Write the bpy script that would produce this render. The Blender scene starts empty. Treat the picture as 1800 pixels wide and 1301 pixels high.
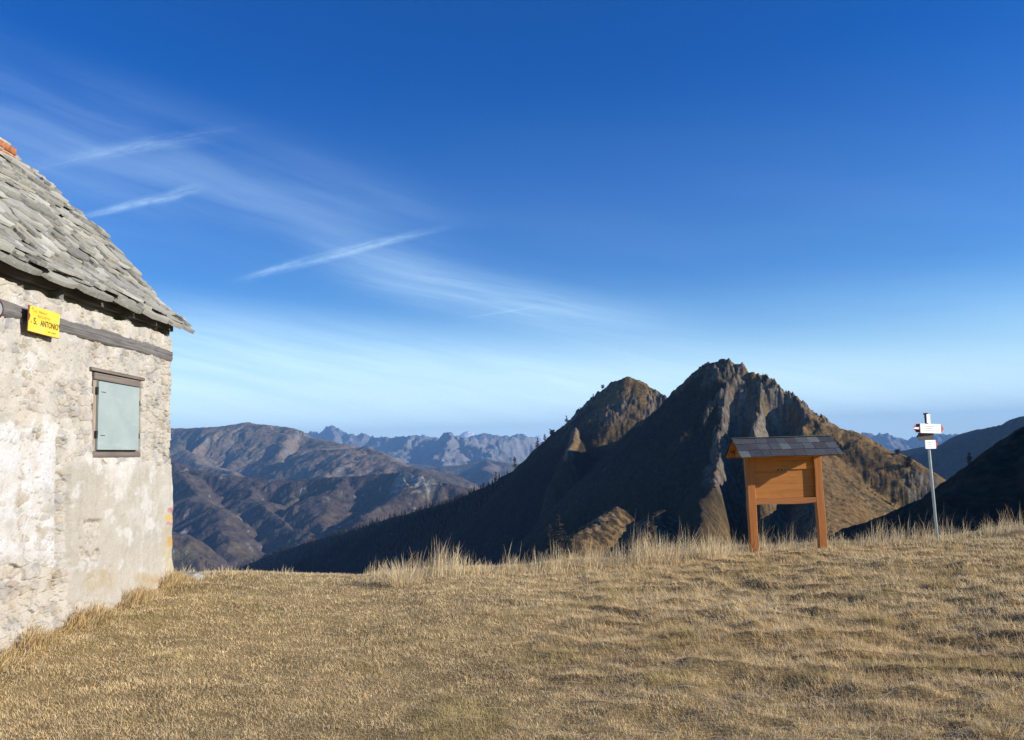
import bpy, bmesh, math, random
import numpy as np
from mathutils import Vector, Matrix

random.seed(7)
R = math.radians
SC = bpy.context.scene
COL = SC.collection

# ------------------------------------------------------------------ camera
EYE = Vector((0.0, 0.0, 1.6))
PITCH, ROLL, FPX = R(5.92), R(1.75), 1400.0
_F = Vector((0, math.cos(PITCH), math.sin(PITCH)))
_R0 = Vector((1, 0, 0)); _U0 = _R0.cross(_F)
_R = math.cos(ROLL) * _R0 - math.sin(ROLL) * _U0
_U = math.sin(ROLL) * _R0 + math.cos(ROLL) * _U0
cam = bpy.data.cameras.new('camera'); cam_o = bpy.data.objects.new('camera', cam); COL.objects.link(cam_o)
M = Matrix((_R, _U, -_F)).transposed().to_4x4(); M.translation = EYE
cam_o.matrix_world = M
cam.sensor_fit = 'HORIZONTAL'; cam.sensor_width = 36; cam.lens = 28
cam.clip_start = 0.05; cam.clip_end = 120000
SC.camera = cam_o

def ray(px, py):
    return _F + _R * ((px - 900) / FPX) - _U * ((py - 650.5) / FPX)
def at(px, py, Y):
    d = ray(px, py); return EYE + d * (Y / d.y)
def angles(px, py):
    d = ray(px, py).normalized()
    return math.degrees(math.atan2(d.x, d.y)), math.degrees(math.asin(d.z))

# ------------------------------------------------------------------ light
SUN_AZ, SUN_EL = R(102), R(20.5)
to_sun = Vector((math.sin(SUN_AZ) * math.cos(SUN_EL), math.cos(SUN_AZ) * math.cos(SUN_EL), math.sin(SUN_EL)))
sun = bpy.data.lights.new('sun', 'SUN'); sun.energy = 5.0; sun.angle = R(0.53); sun.color = (1.0, 0.93, 0.82)
sun_o = bpy.data.objects.new('sun', sun); COL.objects.link(sun_o)
sun_o.rotation_euler = to_sun.to_track_quat('Z', 'Y').to_euler()
SKY_STRENGTH = 0.112
SC.view_settings.view_transform = 'Standard'; SC.view_settings.look = 'None'
SC.view_settings.exposure = 0.40; SC.view_settings.gamma = 1.0
SC.cycles.max_bounces = 5; SC.cycles.diffuse_bounces = 2; SC.cycles.glossy_bounces = 2
SC.cycles.transparent_max_bounces = 6; SC.cycles.volume_bounces = 0
SC.cycles.use_denoising = True
try:
    SC.cycles.denoising_prefilter = 'NONE'
except Exception:
    pass

# ------------------------------------------------------------------ node maths
class V:
    """a shader value with python arithmetic"""
    nt = None
    def __init__(s, sock): s.s = sock
    @staticmethod
    def op(o, *a, clamp=False):
        n = V.nt.nodes.new('ShaderNodeMath'); n.operation = o; n.use_clamp = clamp
        for i, x in enumerate(a):
            if isinstance(x, V): V.nt.links.new(x.s, n.inputs[i])
            else: n.inputs[i].default_value = x
        return V(n.outputs[0])
    def __add__(s, o): return V.op('ADD', s, o)
    __radd__ = __add__
    def __sub__(s, o): return V.op('SUBTRACT', s, o)
    def __rsub__(s, o): return V.op('SUBTRACT', o, s)
    def __mul__(s, o): return V.op('MULTIPLY', s, o)
    __rmul__ = __mul__
    def __truediv__(s, o): return V.op('DIVIDE', s, o)
    def abs(s): return V.op('ABSOLUTE', s)
    def clamp(s): return V.op('MULTIPLY', s, 1.0, clamp=True)
    def pow(s, p): return V.op('POWER', s, p)
    def sstep(s, a, b):
        n = V.nt.nodes.new('ShaderNodeMapRange'); n.interpolation_type = 'SMOOTHSTEP'
        V.nt.links.new(s.s, n.inputs['Value'])
        if a < b: n.inputs['From Min'].default_value = a; n.inputs['From Max'].default_value = b
        else:
            n.inputs['From Min'].default_value = b; n.inputs['From Max'].default_value = a
            n.inputs['To Min'].default_value = 1; n.inputs['To Max'].default_value = 0
        return V(n.outputs[0])
def combine(x, y, z):
    n = V.nt.nodes.new('ShaderNodeCombineXYZ')
    for i, a in enumerate((x, y, z)):
        if isinstance(a, V): V.nt.links.new(a.s, n.inputs[i])
        else: n.inputs[i].default_value = a
    return n.outputs[0]
def noise_v(vec, scale, detail=3, rough=0.5, distort=0.0):
    n = V.nt.nodes.new('ShaderNodeTexNoise')
    n.inputs['Scale'].default_value = scale; n.inputs['Detail'].default_value = detail
    n.inputs['Roughness'].default_value = rough; n.inputs['Distortion'].default_value = distort
    if vec is not None: V.nt.links.new(vec, n.inputs['Vector'])
    return V(n.outputs[0])

# ------------------------------------------------------------------ world: sky with cirrus
world = bpy.data.worlds.new('World'); SC.world = world; world.use_nodes = True
nt = world.node_tree; V.nt = nt
for n in list(nt.nodes): nt.nodes.remove(n)
sky = nt.nodes.new('ShaderNodeTexSky'); sky.sky_type = 'NISHITA'; sky.sun_disc = False
sky.sun_elevation = SUN_EL; sky.sun_rotation = SUN_AZ
sky.altitude = 1900; sky.air_density = 1.25; sky.dust_density = 0.25; sky.ozone_density = 2.4
tc = nt.nodes.new('ShaderNodeTexCoord')
sep = nt.nodes.new('ShaderNodeSeparateXYZ'); nt.links.new(tc.outputs['Generated'], sep.inputs[0])
sx, sy, sz = (V(sep.outputs[i]) for i in range(3))
AZ = V.op('ARCTAN2', sx, sy) * (180 / math.pi)
EL = V.op('ARCSINE', sz) * (180 / math.pi)
front = sy.sstep(0.15, 0.45)
def contrail(p0, p1, w0, w1, soft, seed, bend=0.0):
    (a0, e0), (a1, e1) = angles(*p0), angles(*p1)
    da, de = a1 - a0, e1 - e0; L = math.hypot(da, de); ux, uy = da / L, de / L
    t = ((AZ - a0) * ux + (EL - e0) * uy) / L
    p = (EL - e0) * ux - (AZ - a0) * uy
    wob = noise_v(combine(t * 3.0 + seed, seed * 1.7, 0.0), 1.3, 2, 0.6)
    if bend: p = p - (t * (1.0 - t)) * (bend * 4)
    p = p + (wob - 0.5) * (0.5 * w1)
    w = t * (w1 - w0) + w0
    fine = noise_v(combine(t * L * 1.0 + seed, p * 2.2, seed), 1.6, 4, 0.65)
    fib = noise_v(combine(t * L * 0.22 + seed * 3.0, p * 3.4, seed), 1.0, 5, 0.7)
    m = (1.0 - (p.abs() / V.op('MAXIMUM', w, 0.05))).sstep(0.0, 1.0)
    m = m * (fib.sstep(0.30, 0.66) * 0.85 + 0.15)
    return m * t.sstep(0.0, soft) * t.sstep(1.0, 1.0 - soft) * (fine * 1.5 + 0.1)
trails = [
    (contrail((380, 502), (830, 388), 0.62, 0.34, 0.45, 3.1, 0.25), 0.27),
    (contrail((400, 498), (545, 455), 0.20, 0.40, 0.45, 8.2), 0.20),
    (contrail((110, 388), (375, 326), 0.25, 0.65, 0.3, 5.5), 0.26),
    (contrail((-40, 315), (470, 215), 0.9, 0.35, 0.45, 9.7, 0.35), 0.13),
    (contrail((120, 270), (430, 240), 0.5, 0.4, 0.5, 12.7), 0.08),
    (contrail((800, 562), (960, 536), 0.08, 0.14, 0.4, 1.9), 0.18),
]
# veil: thin cirrus streaks descending to the right
rot = R(-13.0)
U1 = AZ * math.cos(rot) + EL * math.sin(rot); V1 = EL * math.cos(rot) - AZ * math.sin(rot)
warp = noise_v(combine(AZ * 0.05, EL * 0.08, 3.0), 1.0, 2, 0.5)
n1 = noise_v(combine(U1 * 0.030, V1 * 0.25 + warp * 1.2, 0.0), 1.0, 4, 0.55)
n2 = noise_v(combine(U1 * 0.08, V1 * 0.9 + warp * 2.0, 7.0), 1.0, 4, 0.6)
n3 = noise_v(combine(U1 * 0.10, V1 * 1.9 + warp * 2.6, 17.0), 1.0, 6, 0.68, 0.3)
band = lambda c, w: (1.0 - ((V1 - c).abs() / w)).sstep(0.0, 1.0)
# V1 of the band through (300,330)-(900,560)
def v1_of(px, py):
    a, e = angles(px, py); return e * math.cos(rot) - a * math.sin(rot)
def u1_of(px, py):
    a, e = angles(px, py); return a * math.cos(rot) + e * math.sin(rot)
bA = band(v1_of(440, 335), 5.5) * U1.sstep(u1_of(-100, 260), u1_of(300, 330)) * U1.sstep(u1_of(900, 430), u1_of(520, 370))
bB = band(v1_of(760, 500), 2.6) * U1.sstep(u1_of(480, 470), u1_of(760, 505)) * U1.sstep(u1_of(1350, 620), u1_of(850, 520))
bC = band(v1_of(60, 260), 7.0) * U1.sstep(u1_of(420, 300), u1_of(-100, 220))
veil = bA * (n1.sstep(0.25, 0.75) * 0.8 + n3.sstep(0.2, 0.85) * 0.22) * 0.17 + bB * (n3.sstep(0.2, 0.8) * 0.6 + 0.35) * 0.34 + bC * (n1.sstep(0.25, 0.7) * 0.8 + n3.sstep(0.2, 0.8) * 0.22) * 0.18
low = EL.sstep(11.5 , 2.0) * (n1.sstep(0.28, 0.72) * 0.55 + n2 * 0.35)
edge = (EL + AZ * 0.11 + (n1 - 0.5) * 3.0)
lowband = edge.sstep(9.6, 5.2) * (n2.sstep(0.2, 0.75) * 0.30 + 0.34)
cloud = veil + low * 0.12 + lowband * (n3 * 0.3 + 0.40) + EL.sstep(13.0, 0.0) * 0.52 + EL.sstep(27.0, 6.0) * (n1 * 0.10 + 0.05)
for m_, k in trails: cloud = cloud + m_ * k
cloud = (cloud * front).clamp()
hsv = nt.nodes.new('ShaderNodeHueSaturation'); hsv.inputs['Saturation'].default_value = 1.95
hsv.inputs['Hue'].default_value = 0.525
nt.links.new(sky.outputs[0], hsv.inputs['Color'])
mix = nt.nodes.new('ShaderNodeMix'); mix.data_type = 'RGBA'
nt.links.new(cloud.s, mix.inputs['Factor']); nt.links.new(hsv.outputs[0], mix.inputs['A'])
CLOUDCOL = (6.9, 9.2, 10.3, 1)
mix.inputs['B'].default_value = CLOUDCOL
bg = nt.nodes.new('ShaderNodeBackground'); bg.inputs['Strength'].default_value = SKY_STRENGTH
out = nt.nodes.new('ShaderNodeOutputWorld')
nt.links.new(mix.outputs['Result'], bg.inputs['Color']); nt.links.new(bg.outputs[0], out.inputs['Surface'])

# ------------------------------------------------------------------ numpy noise
def _hash(ix, iy, seed):
    h = (ix.astype(np.int64) * 374761393 + iy.astype(np.int64) * 668265263 + seed * 974634653) & 0xFFFFFFFF
    h = ((h ^ (h >> 13)) * 1274126177) & 0xFFFFFFFF
    h = ((h ^ (h >> 16)) * 2246822519) & 0xFFFFFFFF
    return (h ^ (h >> 15)) & 0xFFFFFFFF
def rnd(ix, iy, seed=0):
    return _hash(ix, iy, seed).astype(np.float64) / 4294967295.0
def perlin(x, y, seed=0):
    x = np.asarray(x, float); y = np.asarray(y, float)
    ix = np.floor(x); iy = np.floor(y); fx = x - ix; fy = y - iy
    ux = fx * fx * fx * (fx * (fx * 6 - 15) + 10); uy = fy * fy * fy * (fy * (fy * 6 - 15) + 10)
    def g(ox, oy):
        a = rnd(ix + ox, iy + oy, seed) * (2 * math.pi)
        return np.cos(a) * (fx - ox) + np.sin(a) * (fy - oy)
    a = g(0, 0); b = g(1, 0); c = g(0, 1); d = g(1, 1)
    return ((a + (b - a) * ux) + ((c + (d - c) * ux) - (a + (b - a) * ux)) * uy) * 1.41
def fbm(x, y, oct=4, seed=0, rough=0.5, lac=2.03):
    v = 0; a = 1.0; t = 0
    for o in range(oct):
        v = v + a * perlin(x, y, seed + o * 17); t += a; a *= rough; x = x * lac + 13.7; y = y * lac - 7.1
    return v / t
def ridged(x, y, oct=4, seed=0, rough=0.5):
    v = 0; a = 1.0; t = 0
    for o in range(oct):
        v = v + a * (1 - np.abs(perlin(x, y, seed + o * 31)) * 2); t += a; a *= rough; x = x * 2.07 + 5.3; y = y * 2.07 + 9.1
    return v / t
def cells(x, y, seed=0, jit=0.8):
    """cellular noise: F1, F2, id of nearest cell"""
    ix = np.floor(x); iy = np.floor(y)
    f1 = np.full(x.shape, 9.0); f2 = np.full(x.shape, 9.0); cid = np.zeros(x.shape)
    for dx in (-1, 0, 1):
        for dy in (-1, 0, 1):
            cx = ix + dx; cy = iy + dy
            px = cx + 0.5 + (rnd(cx, cy, seed) - 0.5) * jit; py = cy + 0.5 + (rnd(cx, cy, seed + 5) - 0.5) * jit
            d = np.maximum(np.abs(px - x), np.abs(py - y)) * 0.55 + 0.45 * np.hypot(px - x, py - y)
            i_ = rnd(cx, cy, seed + 9)
            near = d < f1
            f2 = np.where(near, f1, np.minimum(f2, d)); cid = np.where(near, i_, cid); f1 = np.where(near, d, f1)
    return f1, f2, cid
def sst(x, a, b):
    t = np.clip((x - a) / (b - a), 0, 1); return t * t * (3 - 2 * t)
def lerp3(a, b, t):
    a = np.asarray(a, float); b = np.asarray(b, float); t = np.asarray(t)[..., None]
    return a * (1 - t) + b * t

# ------------------------------------------------------------------ object helpers
def tag(o, label=None, cat=None, group=None, kind=None):
    if label: o['label'] = label
    if cat: o['category'] = cat
    if group: o['group'] = group
    if kind: o['kind'] = kind
    return o
def link(o, parent=None):
    COL.objects.link(o)
    if parent is not None: o.parent = parent
    return o
def empty(name, loc, rz=0.0):
    o = bpy.data.objects.new(name, None); o.location = loc; o.rotation_euler = (0, 0, rz); o.empty_display_size = 0.2
    return link(o)
def mesh_np(name, verts, faces_list, mat, parent=None, cols=None, smooth=True):
    """faces_list: list of int arrays (n,3) or (n,4)"""
    me = bpy.data.meshes.new(name)
    verts = np.ascontiguousarray(verts, dtype=np.float32)
    me.vertices.add(len(verts)); me.vertices.foreach_set('co', verts.ravel())
    loops = np.concatenate([f.ravel() for f in faces_list]).astype(np.int32)
    sizes = np.concatenate([np.full(len(f), f.shape[1]) for f in faces_list]).astype(np.int32)
    starts = np.concatenate([[0], np.cumsum(sizes)[:-1]]).astype(np.int32)
    me.loops.add(len(loops)); me.loops.foreach_set('vertex_index', loops)
    me.polygons.add(len(sizes)); me.polygons.foreach_set('loop_start', starts)
    try: me.polygons.foreach_set('loop_total', sizes)
    except Exception: pass
    me.polygons.foreach_set('use_smooth', np.full(len(sizes), smooth))
    me.update(calc_edges=True); me.validate()
    if cols is not None:
        at_ = me.color_attributes.new('Col', 'FLOAT_COLOR', 'POINT')
        c4 = np.ones((len(verts), 4), np.float32); c4[:, :3] = cols
        at_.data.foreach_set('color', c4.ravel())
    me.materials.append(mat)
    o = bpy.data.objects.new(name, me)
    return link(o, parent)
def grid_faces(nu, nv):
    i = np.arange(nu - 1)[:, None] * nv + np.arange(nv - 1)[None, :]
    i = i.ravel()
    return np.stack([i, i + nv, i + nv + 1, i + 1], 1)

class MB:
    """collects primitives into one mesh"""
    def __init__(s): s.bm = bmesh.new()
    def box(s, size, mat=None):
        r = bmesh.ops.create_cube(s.bm, size=1.0)
        m = (mat or Matrix()) @ Matrix.Diagonal((*size, 1))
        bmesh.ops.transform(s.bm, matrix=m, verts=r['verts']); return s
    def boxc(s, x0, x1, y0, y1, z0, z1, mat=None):
        m = Matrix.Translation(((x0 + x1) / 2, (y0 + y1) / 2, (z0 + z1) / 2))
        return s.box((x1 - x0, y1 - y0, z1 - z0), (mat or Matrix()) @ m)
    def cyl(s, r1, r2, p0, p1, n=12):
        p0 = Vector(p0); p1 = Vector(p1); d = p1 - p0
        m = Matrix.Translation((p0 + p1) / 2) @ d.to_track_quat('Z', 'Y').to_matrix().to_4x4()
        bmesh.ops.create_cone(s.bm, cap_ends=True, segments=n, radius1=r1, radius2=r2, depth=d.length, matrix=m); return s
    def prism(s, pts, t, mat=None):
        """polygon pts in (x,z), extruded along y from -t/2 to t/2"""
        mt = mat or Matrix()
        a = [s.bm.verts.new(mt @ Vector((p[0], -t / 2, p[1]))) for p in pts]
        b = [s.bm.verts.new(mt @ Vector((p[0], t / 2, p[1]))) for p in pts]
        s.bm.faces.new(a); s.bm.faces.new(b[::-1]); n = len(pts)
        for i in range(n): s.bm.faces.new((a[i], b[i], b[(i + 1) % n], a[(i + 1) % n])[::-1])
        return s
    def build(s, name, mat, parent=None, bevel=0.0, smooth=False, loc=None):
        bmesh.ops.recalc_face_normals(s.bm, faces=s.bm.faces[:])
        me = bpy.data.meshes.new(name); s.bm.to_mesh(me); s.bm.free(); me.materials.append(mat)
        if smooth:
            for p in me.polygons: p.use_smooth = True
        o = bpy.data.objects.new(name, me); link(o, parent)
        if loc is not None: o.location = loc
        if bevel:
            b = o.modifiers.new('bevel', 'BEVEL'); b.width = bevel; b.segments = 2; b.limit_method = 'ANGLE'
        return o

# ------------------------------------------------------------------ materials
def new_mat(name):
    m = bpy.data.materials.new(name); m.use_nodes = True
    V.nt = m.node_tree
    b = m.node_tree.nodes['Principled BSDF']
    b.inputs['Roughness'].default_value = 0.9
    b.inputs['Specular IOR Level'].default_value = 0.15
    return m, m.node_tree, b
def obj_coord():
    n = V.nt.nodes.new('ShaderNodeTexCoord'); return n.outputs['Object']
def mapped(sc):
    n = V.nt.nodes.new('ShaderNodeMapping'); n.inputs['Scale'].default_value = sc
    V.nt.links.new(obj_coord(), n.inputs['Vector']); return n.outputs[0]
def ramp(v, stops):
    n = V.nt.nodes.new('ShaderNodeValToRGB'); e = n.color_ramp.elements
    while len(e) < len(stops): e.new(0.5)
    for i, (p, c) in enumerate(stops): e[i].position = p; e[i].color = (*c, 1)
    V.nt.links.new(v.s, n.inputs[0]); return n.outputs[0]
def mixc(a, b, f, mode='MIX'):
    n = V.nt.nodes.new('ShaderNodeMix'); n.data_type = 'RGBA'; n.blend_type = mode
    for k, x in (('A', a), ('B', b)):
        if isinstance(x, tuple): n.inputs[k].default_value = (*x, 1)
        else: V.nt.links.new(x, n.inputs[k])
    if isinstance(f, V): V.nt.links.new(f.s, n.inputs['Factor'])
    else: n.inputs['Factor'].default_value = f
    return n.outputs['Result']
def bump(b, h, strength, dist):
    n = V.nt.nodes.new('ShaderNodeBump'); n.inputs['Strength'].default_value = strength; n.inputs['Distance'].default_value = dist
    V.nt.links.new(h.s, n.inputs['Height']); V.nt.links.new(n.outputs[0], b.inputs['Normal'])
def attr_col():
    n = V.nt.nodes.new('ShaderNodeAttribute'); n.attribute_name = 'Col'; return n.outputs['Color']

def vcol_mat(name, nscale=None, amount=0.35, bumps=None, detail=5, rough=0.65):
    """surface colour kept per vertex, broken up by noise in metres"""
    m, t, b = new_mat(name); c = attr_col()
    if nscale:
        n = noise_v(obj_coord(), nscale, detail, rough)
        g = n.sstep(0.25, 0.75) * (2 * amount) + (1 - amount)
        n_ = V.nt.nodes.new('ShaderNodeVectorMath'); n_.operation = 'SCALE'
        t.links.new(c, n_.inputs[0]); t.links.new(g.s, n_.inputs['Scale']); c = n_.outputs[0]
    t.links.new(c, b.inputs['Base Color'])
    if bumps:
        bump(b, noise_v(obj_coord(), bumps[0], 5, 0.65), bumps[1], bumps[2])
    b.inputs['Specular IOR Level'].default_value = 0.03
    return m
def wood_mat(name, c0, c1, axis='z', grain=26.0, rough=0.7, knots=True, spec=0.2):
    m, t, b = new_mat(name)
    s = {'x': (0.8, grain, grain), 'y': (grain, 0.8, grain), 'z': (grain, grain, 0.8)}[axis]
    n = noise_v(mapped(s), 1.0, 6, 0.6, 0.8)
    s2 = {'x': (1.2, 5, 5), 'y': (5, 1.2, 5), 'z': (5, 5, 1.2)}[axis]
    k = noise_v(mapped(s2), 1.0, 4, 0.6, 1.5)
    c = ramp(n * 0.6 + k * 0.4, [(0.30, c0), (0.68, c1)])
    t.links.new(c, b.inputs['Base Color']); b.inputs['Roughness'].default_value = rough
    b.inputs['Specular IOR Level'].default_value = spec
    bump(b, n, 0.4, 0.004)
    return m
def plain_mat(name, c, rough=0.6, metal=0.0, var=0.15, scale=8.0, spec=0.3):
    m, t, b = new_mat(name)
    n = noise_v(obj_coord(), scale, 5, 0.65)
    lo = tuple(x * (1 - var) for x in c); hi = tuple(min(1, x * (1 + var)) for x in c)
    t.links.new(ramp(n, [(0.3, lo), (0.7, hi)]), b.inputs['Base Color'])
    b.inputs['Roughness'].default_value = rough; b.inputs['Metallic'].default_value = metal
    b.inputs['Specular IOR Level'].default_value = spec
    return m

# ------------------------------------------------------------------ mountains: ridge skeletons
def P(px, py, d):
    p = at(px, py, d); return (p.x, p.y, p.z)
def ridge_field(X, Y, ridges):
    """ridges: dict(pts, slope, w, flat=(d, slope2), gully=(amp, lam, dmax, seed)).  returns Z, distance, arc length"""
    Z = np.full(X.shape, -1e9); D = np.zeros(X.shape); S = np.zeros(X.shape); W = np.zeros(X.shape)
    for k, r in enumerate(ridges):
        pts = np.array(r['pts'], float)
        best = np.full(X.shape, 1e18); bz = np.zeros(X.shape); bs = np.zeros(X.shape); arc = 0.0
        sgn = np.zeros(X.shape)
        for a, b in zip(pts[:-1], pts[1:]):
            e = b[:2] - a[:2]; L2 = float(e @ e) + 1e-9; L = math.sqrt(L2)
            t = np.clip(((X - a[0]) * e[0] + (Y - a[1]) * e[1]) / L2, 0, 1)
            dx = X - a[0] - t * e[0]; dy = Y - a[1] - t * e[1]
            d = np.hypot(dx, dy); z = a[2] + (b[2] - a[2]) * t
            # choose by height so that a steep crest does not step where the nearest piece changes
            sc = d - z * r.get('sel', 0.6) / max(r['slope'], 0.2)
            m = sc < best
            best = np.where(m, sc, best); bz = np.where(m, z, bz); bs = np.where(m, arc + t * L, bs)
            dd = d if k < 0 else d
            if arc == 0.0: cd = d.copy()
            else: cd = np.where(m, d, cd)
            sgn = np.where(m, np.sign(e[0] * dy - e[1] * dx), sgn)
            arc += L
        w = r.get('w', 5.0); s = r['slope']
        sl = np.where(sgn > 0, r.get('slope_l', s), r.get('slope_r', s))
        fall = sl * (np.sqrt(cd * cd + w * w) - w)
        if 'flat' in r:
            fd, s2 = r['flat']; fall = np.where(cd > fd, sl * fd + (cd - fd) * s2, fall)
        if 'gully' in r:
            amp, lam, dm, sd = r['gully']
            u = bs / lam
            g = (1 - np.abs(perlin(u + 0.25 * perlin(cd / lam, u, sd + 3), cd / (lam * 6), sd)) * 2) - 0.5
            g2 = (1 - np.abs(perlin(u * 2.7 + 0.4 * perlin(cd / lam * 2, u, sd + 4), cd / (lam * 3), sd + 8)) * 2) - 0.5
            fall = fall - np.minimum(cd, dm) * amp * (g + 0.4 * g2 - 0.42)
        z = bz - fall
        m = z > Z
        Z = np.where(m, z, Z); D = np.where(m, cd, D); S = np.where(m, bs + k * 997.0, S); W = np.where(m, k, W)
    return Z, D, S, W
def polar(th0, th1, nth, r0, r1, nr, power=0.0):
    th = np.radians(np.linspace(th0, th1, nth)); r = np.geomspace(r0, r1, nr)
    T, RR = np.meshgrid(th, r, indexing='ij')
    return RR * np.sin(T), RR * np.cos(T)
def grid_normals(X, Y, Z):
    P3 = np.stack([X, Y, Z], -1)
    du = np.gradient(P3, axis=0); dv = np.gradient(P3, axis=1)
    n = np.cross(dv, du); n /= (np.linalg.norm(n, axis=-1, keepdims=True) + 1e-12)
    n *= np.sign(n[..., 2:3] + 1e-9)
    return n
def terrain(name, win, hfun, cfun, mat, floor=None, label=None):
    X, Y = polar(*win)
    Z, info = hfun(X, Y)
    N = grid_normals(X, Y, Z)
    C = cfun(X, Y, Z, N, info)
    F = grid_faces(X.shape[0], X.shape[1])
    V3 = np.stack([X, Y, Z], -1).reshape(-1, 3); C = C.reshape(-1, 3)
    if floor is not None:
        fl_ = (floor(X, Y).reshape(-1) if callable(floor) else floor); keep = (V3[:, 2] > fl_)[F].any(1); F = F[keep]
        used = np.zeros(len(V3), bool); used[F.ravel()] = True
        idx = np.cumsum(used) - 1; V3 = V3[used]; C = C[used]; F = idx[F]
    o = mesh_np(name, V3, [F], mat, cols=C, smooth=True)
    tag(o, label=label, kind='structure')
    return o

GRASS_B = (0.165, 0.10, 0.044); GRASS_Y = (0.19, 0.13, 0.057); HEATH = (0.048, 0.040, 0.026)
ROCK = (0.20, 0.172, 0.138); ROCK_D = (0.085, 0.076, 0.066); WOOD_D = (0.068, 0.055, 0.053); CONIF = (0.022, 0.030, 0.020)
mat_near = vcol_mat('mountain_ground', 0.35, 0.40, (0.30, 0.8, 1.2))
mat_mid = vcol_mat('mountain_slope', 0.045, 0.40, (0.035, 0.9, 9.0))
mat_far = vcol_mat('far_mountain_slope', 0.012, 0.30, (0.012, 0.8, 30.0))

# --- the rocky peak and its shoulders
A_RIDGES = [
    dict(pts=[P(1275, 634, 600), P(1255, 637, 606), P(1238, 647, 612), P(1222, 668, 622), P(1203, 688, 640), P(1180, 706, 660), P(1130, 740, 720), P(1080, 790, 800)],
         slope=0.88, w=3, gully=(0.10, 60, 70, 3)),
    dict(pts=[P(1275, 634, 600), P(1300, 639, 590), P(1322, 654, 580), P(1345, 670, 572), P(1368, 684, 565), P(1390, 704, 556), P(1412, 718, 548), P(1430, 734, 540)],
         slope=0.95, slope_r=1.9, w=3, gully=(0.30, 34, 40, 5), flat=(32, 0.55)),
    dict(pts=[P(1430, 734, 540), P(1445, 745, 536), P(1490, 756, 528), P(1506, 762, 520), P(1516, 772, 515), P(1545, 786, 505), P(1590, 806, 490), P(1622, 832, 478), P(1644, 860, 470), P(1660, 900, 462)],
         slope=0.60, sel=0.0, w=9, gully=(0.05, 45, 60, 8)),
    # rib from the top toward the viewer
    dict(pts=[P(1268, 640, 596), P(1272, 680, 572), P(1276, 735, 545), P(1278, 785, 515), P(1268, 840, 455), P(1244, 868, 395), P(1225, 915, 345), P(1195, 985, 290)],
         slope=0.90, slope_l=1.5, slope_r=0.86, w=2.0, gully=(0.22, 26, 30, 11)),
    dict(pts=[P(1332, 664, 576), P(1334, 690, 560), P(1340, 722, 545), P(1322, 755, 520), P(1316, 800, 490), P(1330, 860, 420)],
         slope=1.6, w=1.6, gully=(0.3, 22, 24, 13)),
    dict(pts=[P(1400, 712, 552), P(1418, 735, 540), P(1424, 765, 525), P(1420, 800, 490), P(1440, 850, 430), P(1450, 905, 370), P(1440, 980, 310)],
         slope=0.68, slope_r=1.1, w=6, gully=(0.05, 28, 30, 15), flat=(50, 0.5)),
    # knolls on the lower flank
    dict(pts=[P(1080, 893, 420), P(1062, 908, 395), P(1042, 924, 372), P(1012, 944, 350), P(990, 995, 300)], slope=0.62, w=3, gully=(0.25, 18, 14, 21)),
    dict(pts=[P(1010, 752, 800), P(1006, 775, 760), P(1000, 800, 720)], slope=2.0, w=3, gully=(0.2, 20, 14, 24)),
    dict(pts=[P(1170, 900, 400), P(1140, 925, 370), P(1110, 980, 320)], slope=0.62, w=3, gully=(0.25, 18, 14, 27)),
]
def near_h(ridges, base, rockfun, seed, shape=None):
    def h(X, Y):
        wx = X + 6 * fbm(X / 45, Y / 45, 3, seed) + 1.6 * fbm(X / 9, Y / 9, 2, seed + 3)
        wy = Y + 6 * fbm(X / 45, Y / 45, 3, seed + 40) + 1.6 * fbm(X / 9, Y / 9, 2, seed + 44)
        Z, D, S, W = ridge_field(wx, wy, ridges)
        Z = np.maximum(Z, base(X, Y))
        rk = rockfun(X, Y, Z, D, W)
        if shape: Z, rk = shape(X, Y, Z, D, W, rk)
        # crags: blocky cells plus ridged noise
        f1, f2, cid = cells(X / 5.5 + 0.5 * fbm(X / 5, Y / 5, 2, seed + 9), Y / 5.5, seed + 2)
        g1, g2, gid = cells(X / 2.6, Y / 2.6 + 0.4 * fbm(X / 3, Y / 3, 2, seed + 6), seed + 12)
        crag = (cid - 0.35) * 4.2 + (f2 - f1) * 2.0 + (gid - 0.5) * 2.6 + 4.2 * (ridged(X / 15, Y / 15, 4, seed + 4, 0.6) - 0.55) + 1.3 * (ridged(X / 4.0, Y / 4.0, 2, seed + 14) - 0.5)
        Z = Z + rk * crag * (0.40 + 0.60 * sst(D, 1, 14)) + 1.6 * fbm(X / 22, Y / 22, 5, seed + 1, 0.55) + 0.75 * fbm(X / 3.4, Y / 3.4, 3, seed + 7, 0.6)
        return Z, (D, W, rk)
    return h
def a_rock(X, Y, Z, D, W):
    n = fbm(X / 38, Y / 38, 3, 91)
    top = sst(Z, 8, 34) * sst(D, 34, 10) * (W != 2)
    ribs = ((W == 3) | (W == 4) | (W == 5)) * sst(D, 20, 8) * np.where(W == 5, sst(Z, -2, 10), sst(Z, -30, -4))
    ribs = np.maximum(ribs, (W == 1) * sst(D, 52, 30) * sst(Z, -12, 4))
    right = (W == 2) * sst(n, 0.2, 0.36) * sst(D, 30, 5) * 0.12
    knoll = ((W == 6) * 0.55 + (W == 7) * 0.6 + (W == 8) * 0.4) * sst(D, 8, 2) * sst(fbm(X / 6, Y / 6, 3, 92), -0.2, 0.2)
    tipx, tipy, _ = P(1622, 845, 472)
    tip = sst(np.hypot(X - tipx, Y - tipy), 22, 6) * 0.45
    r = np.maximum.reduce([top * sst(n, -0.45, 0.0), ribs * sst(n, -0.5, -0.1), right, knoll, tip])
    return np.clip(r, 0, 1)
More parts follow.
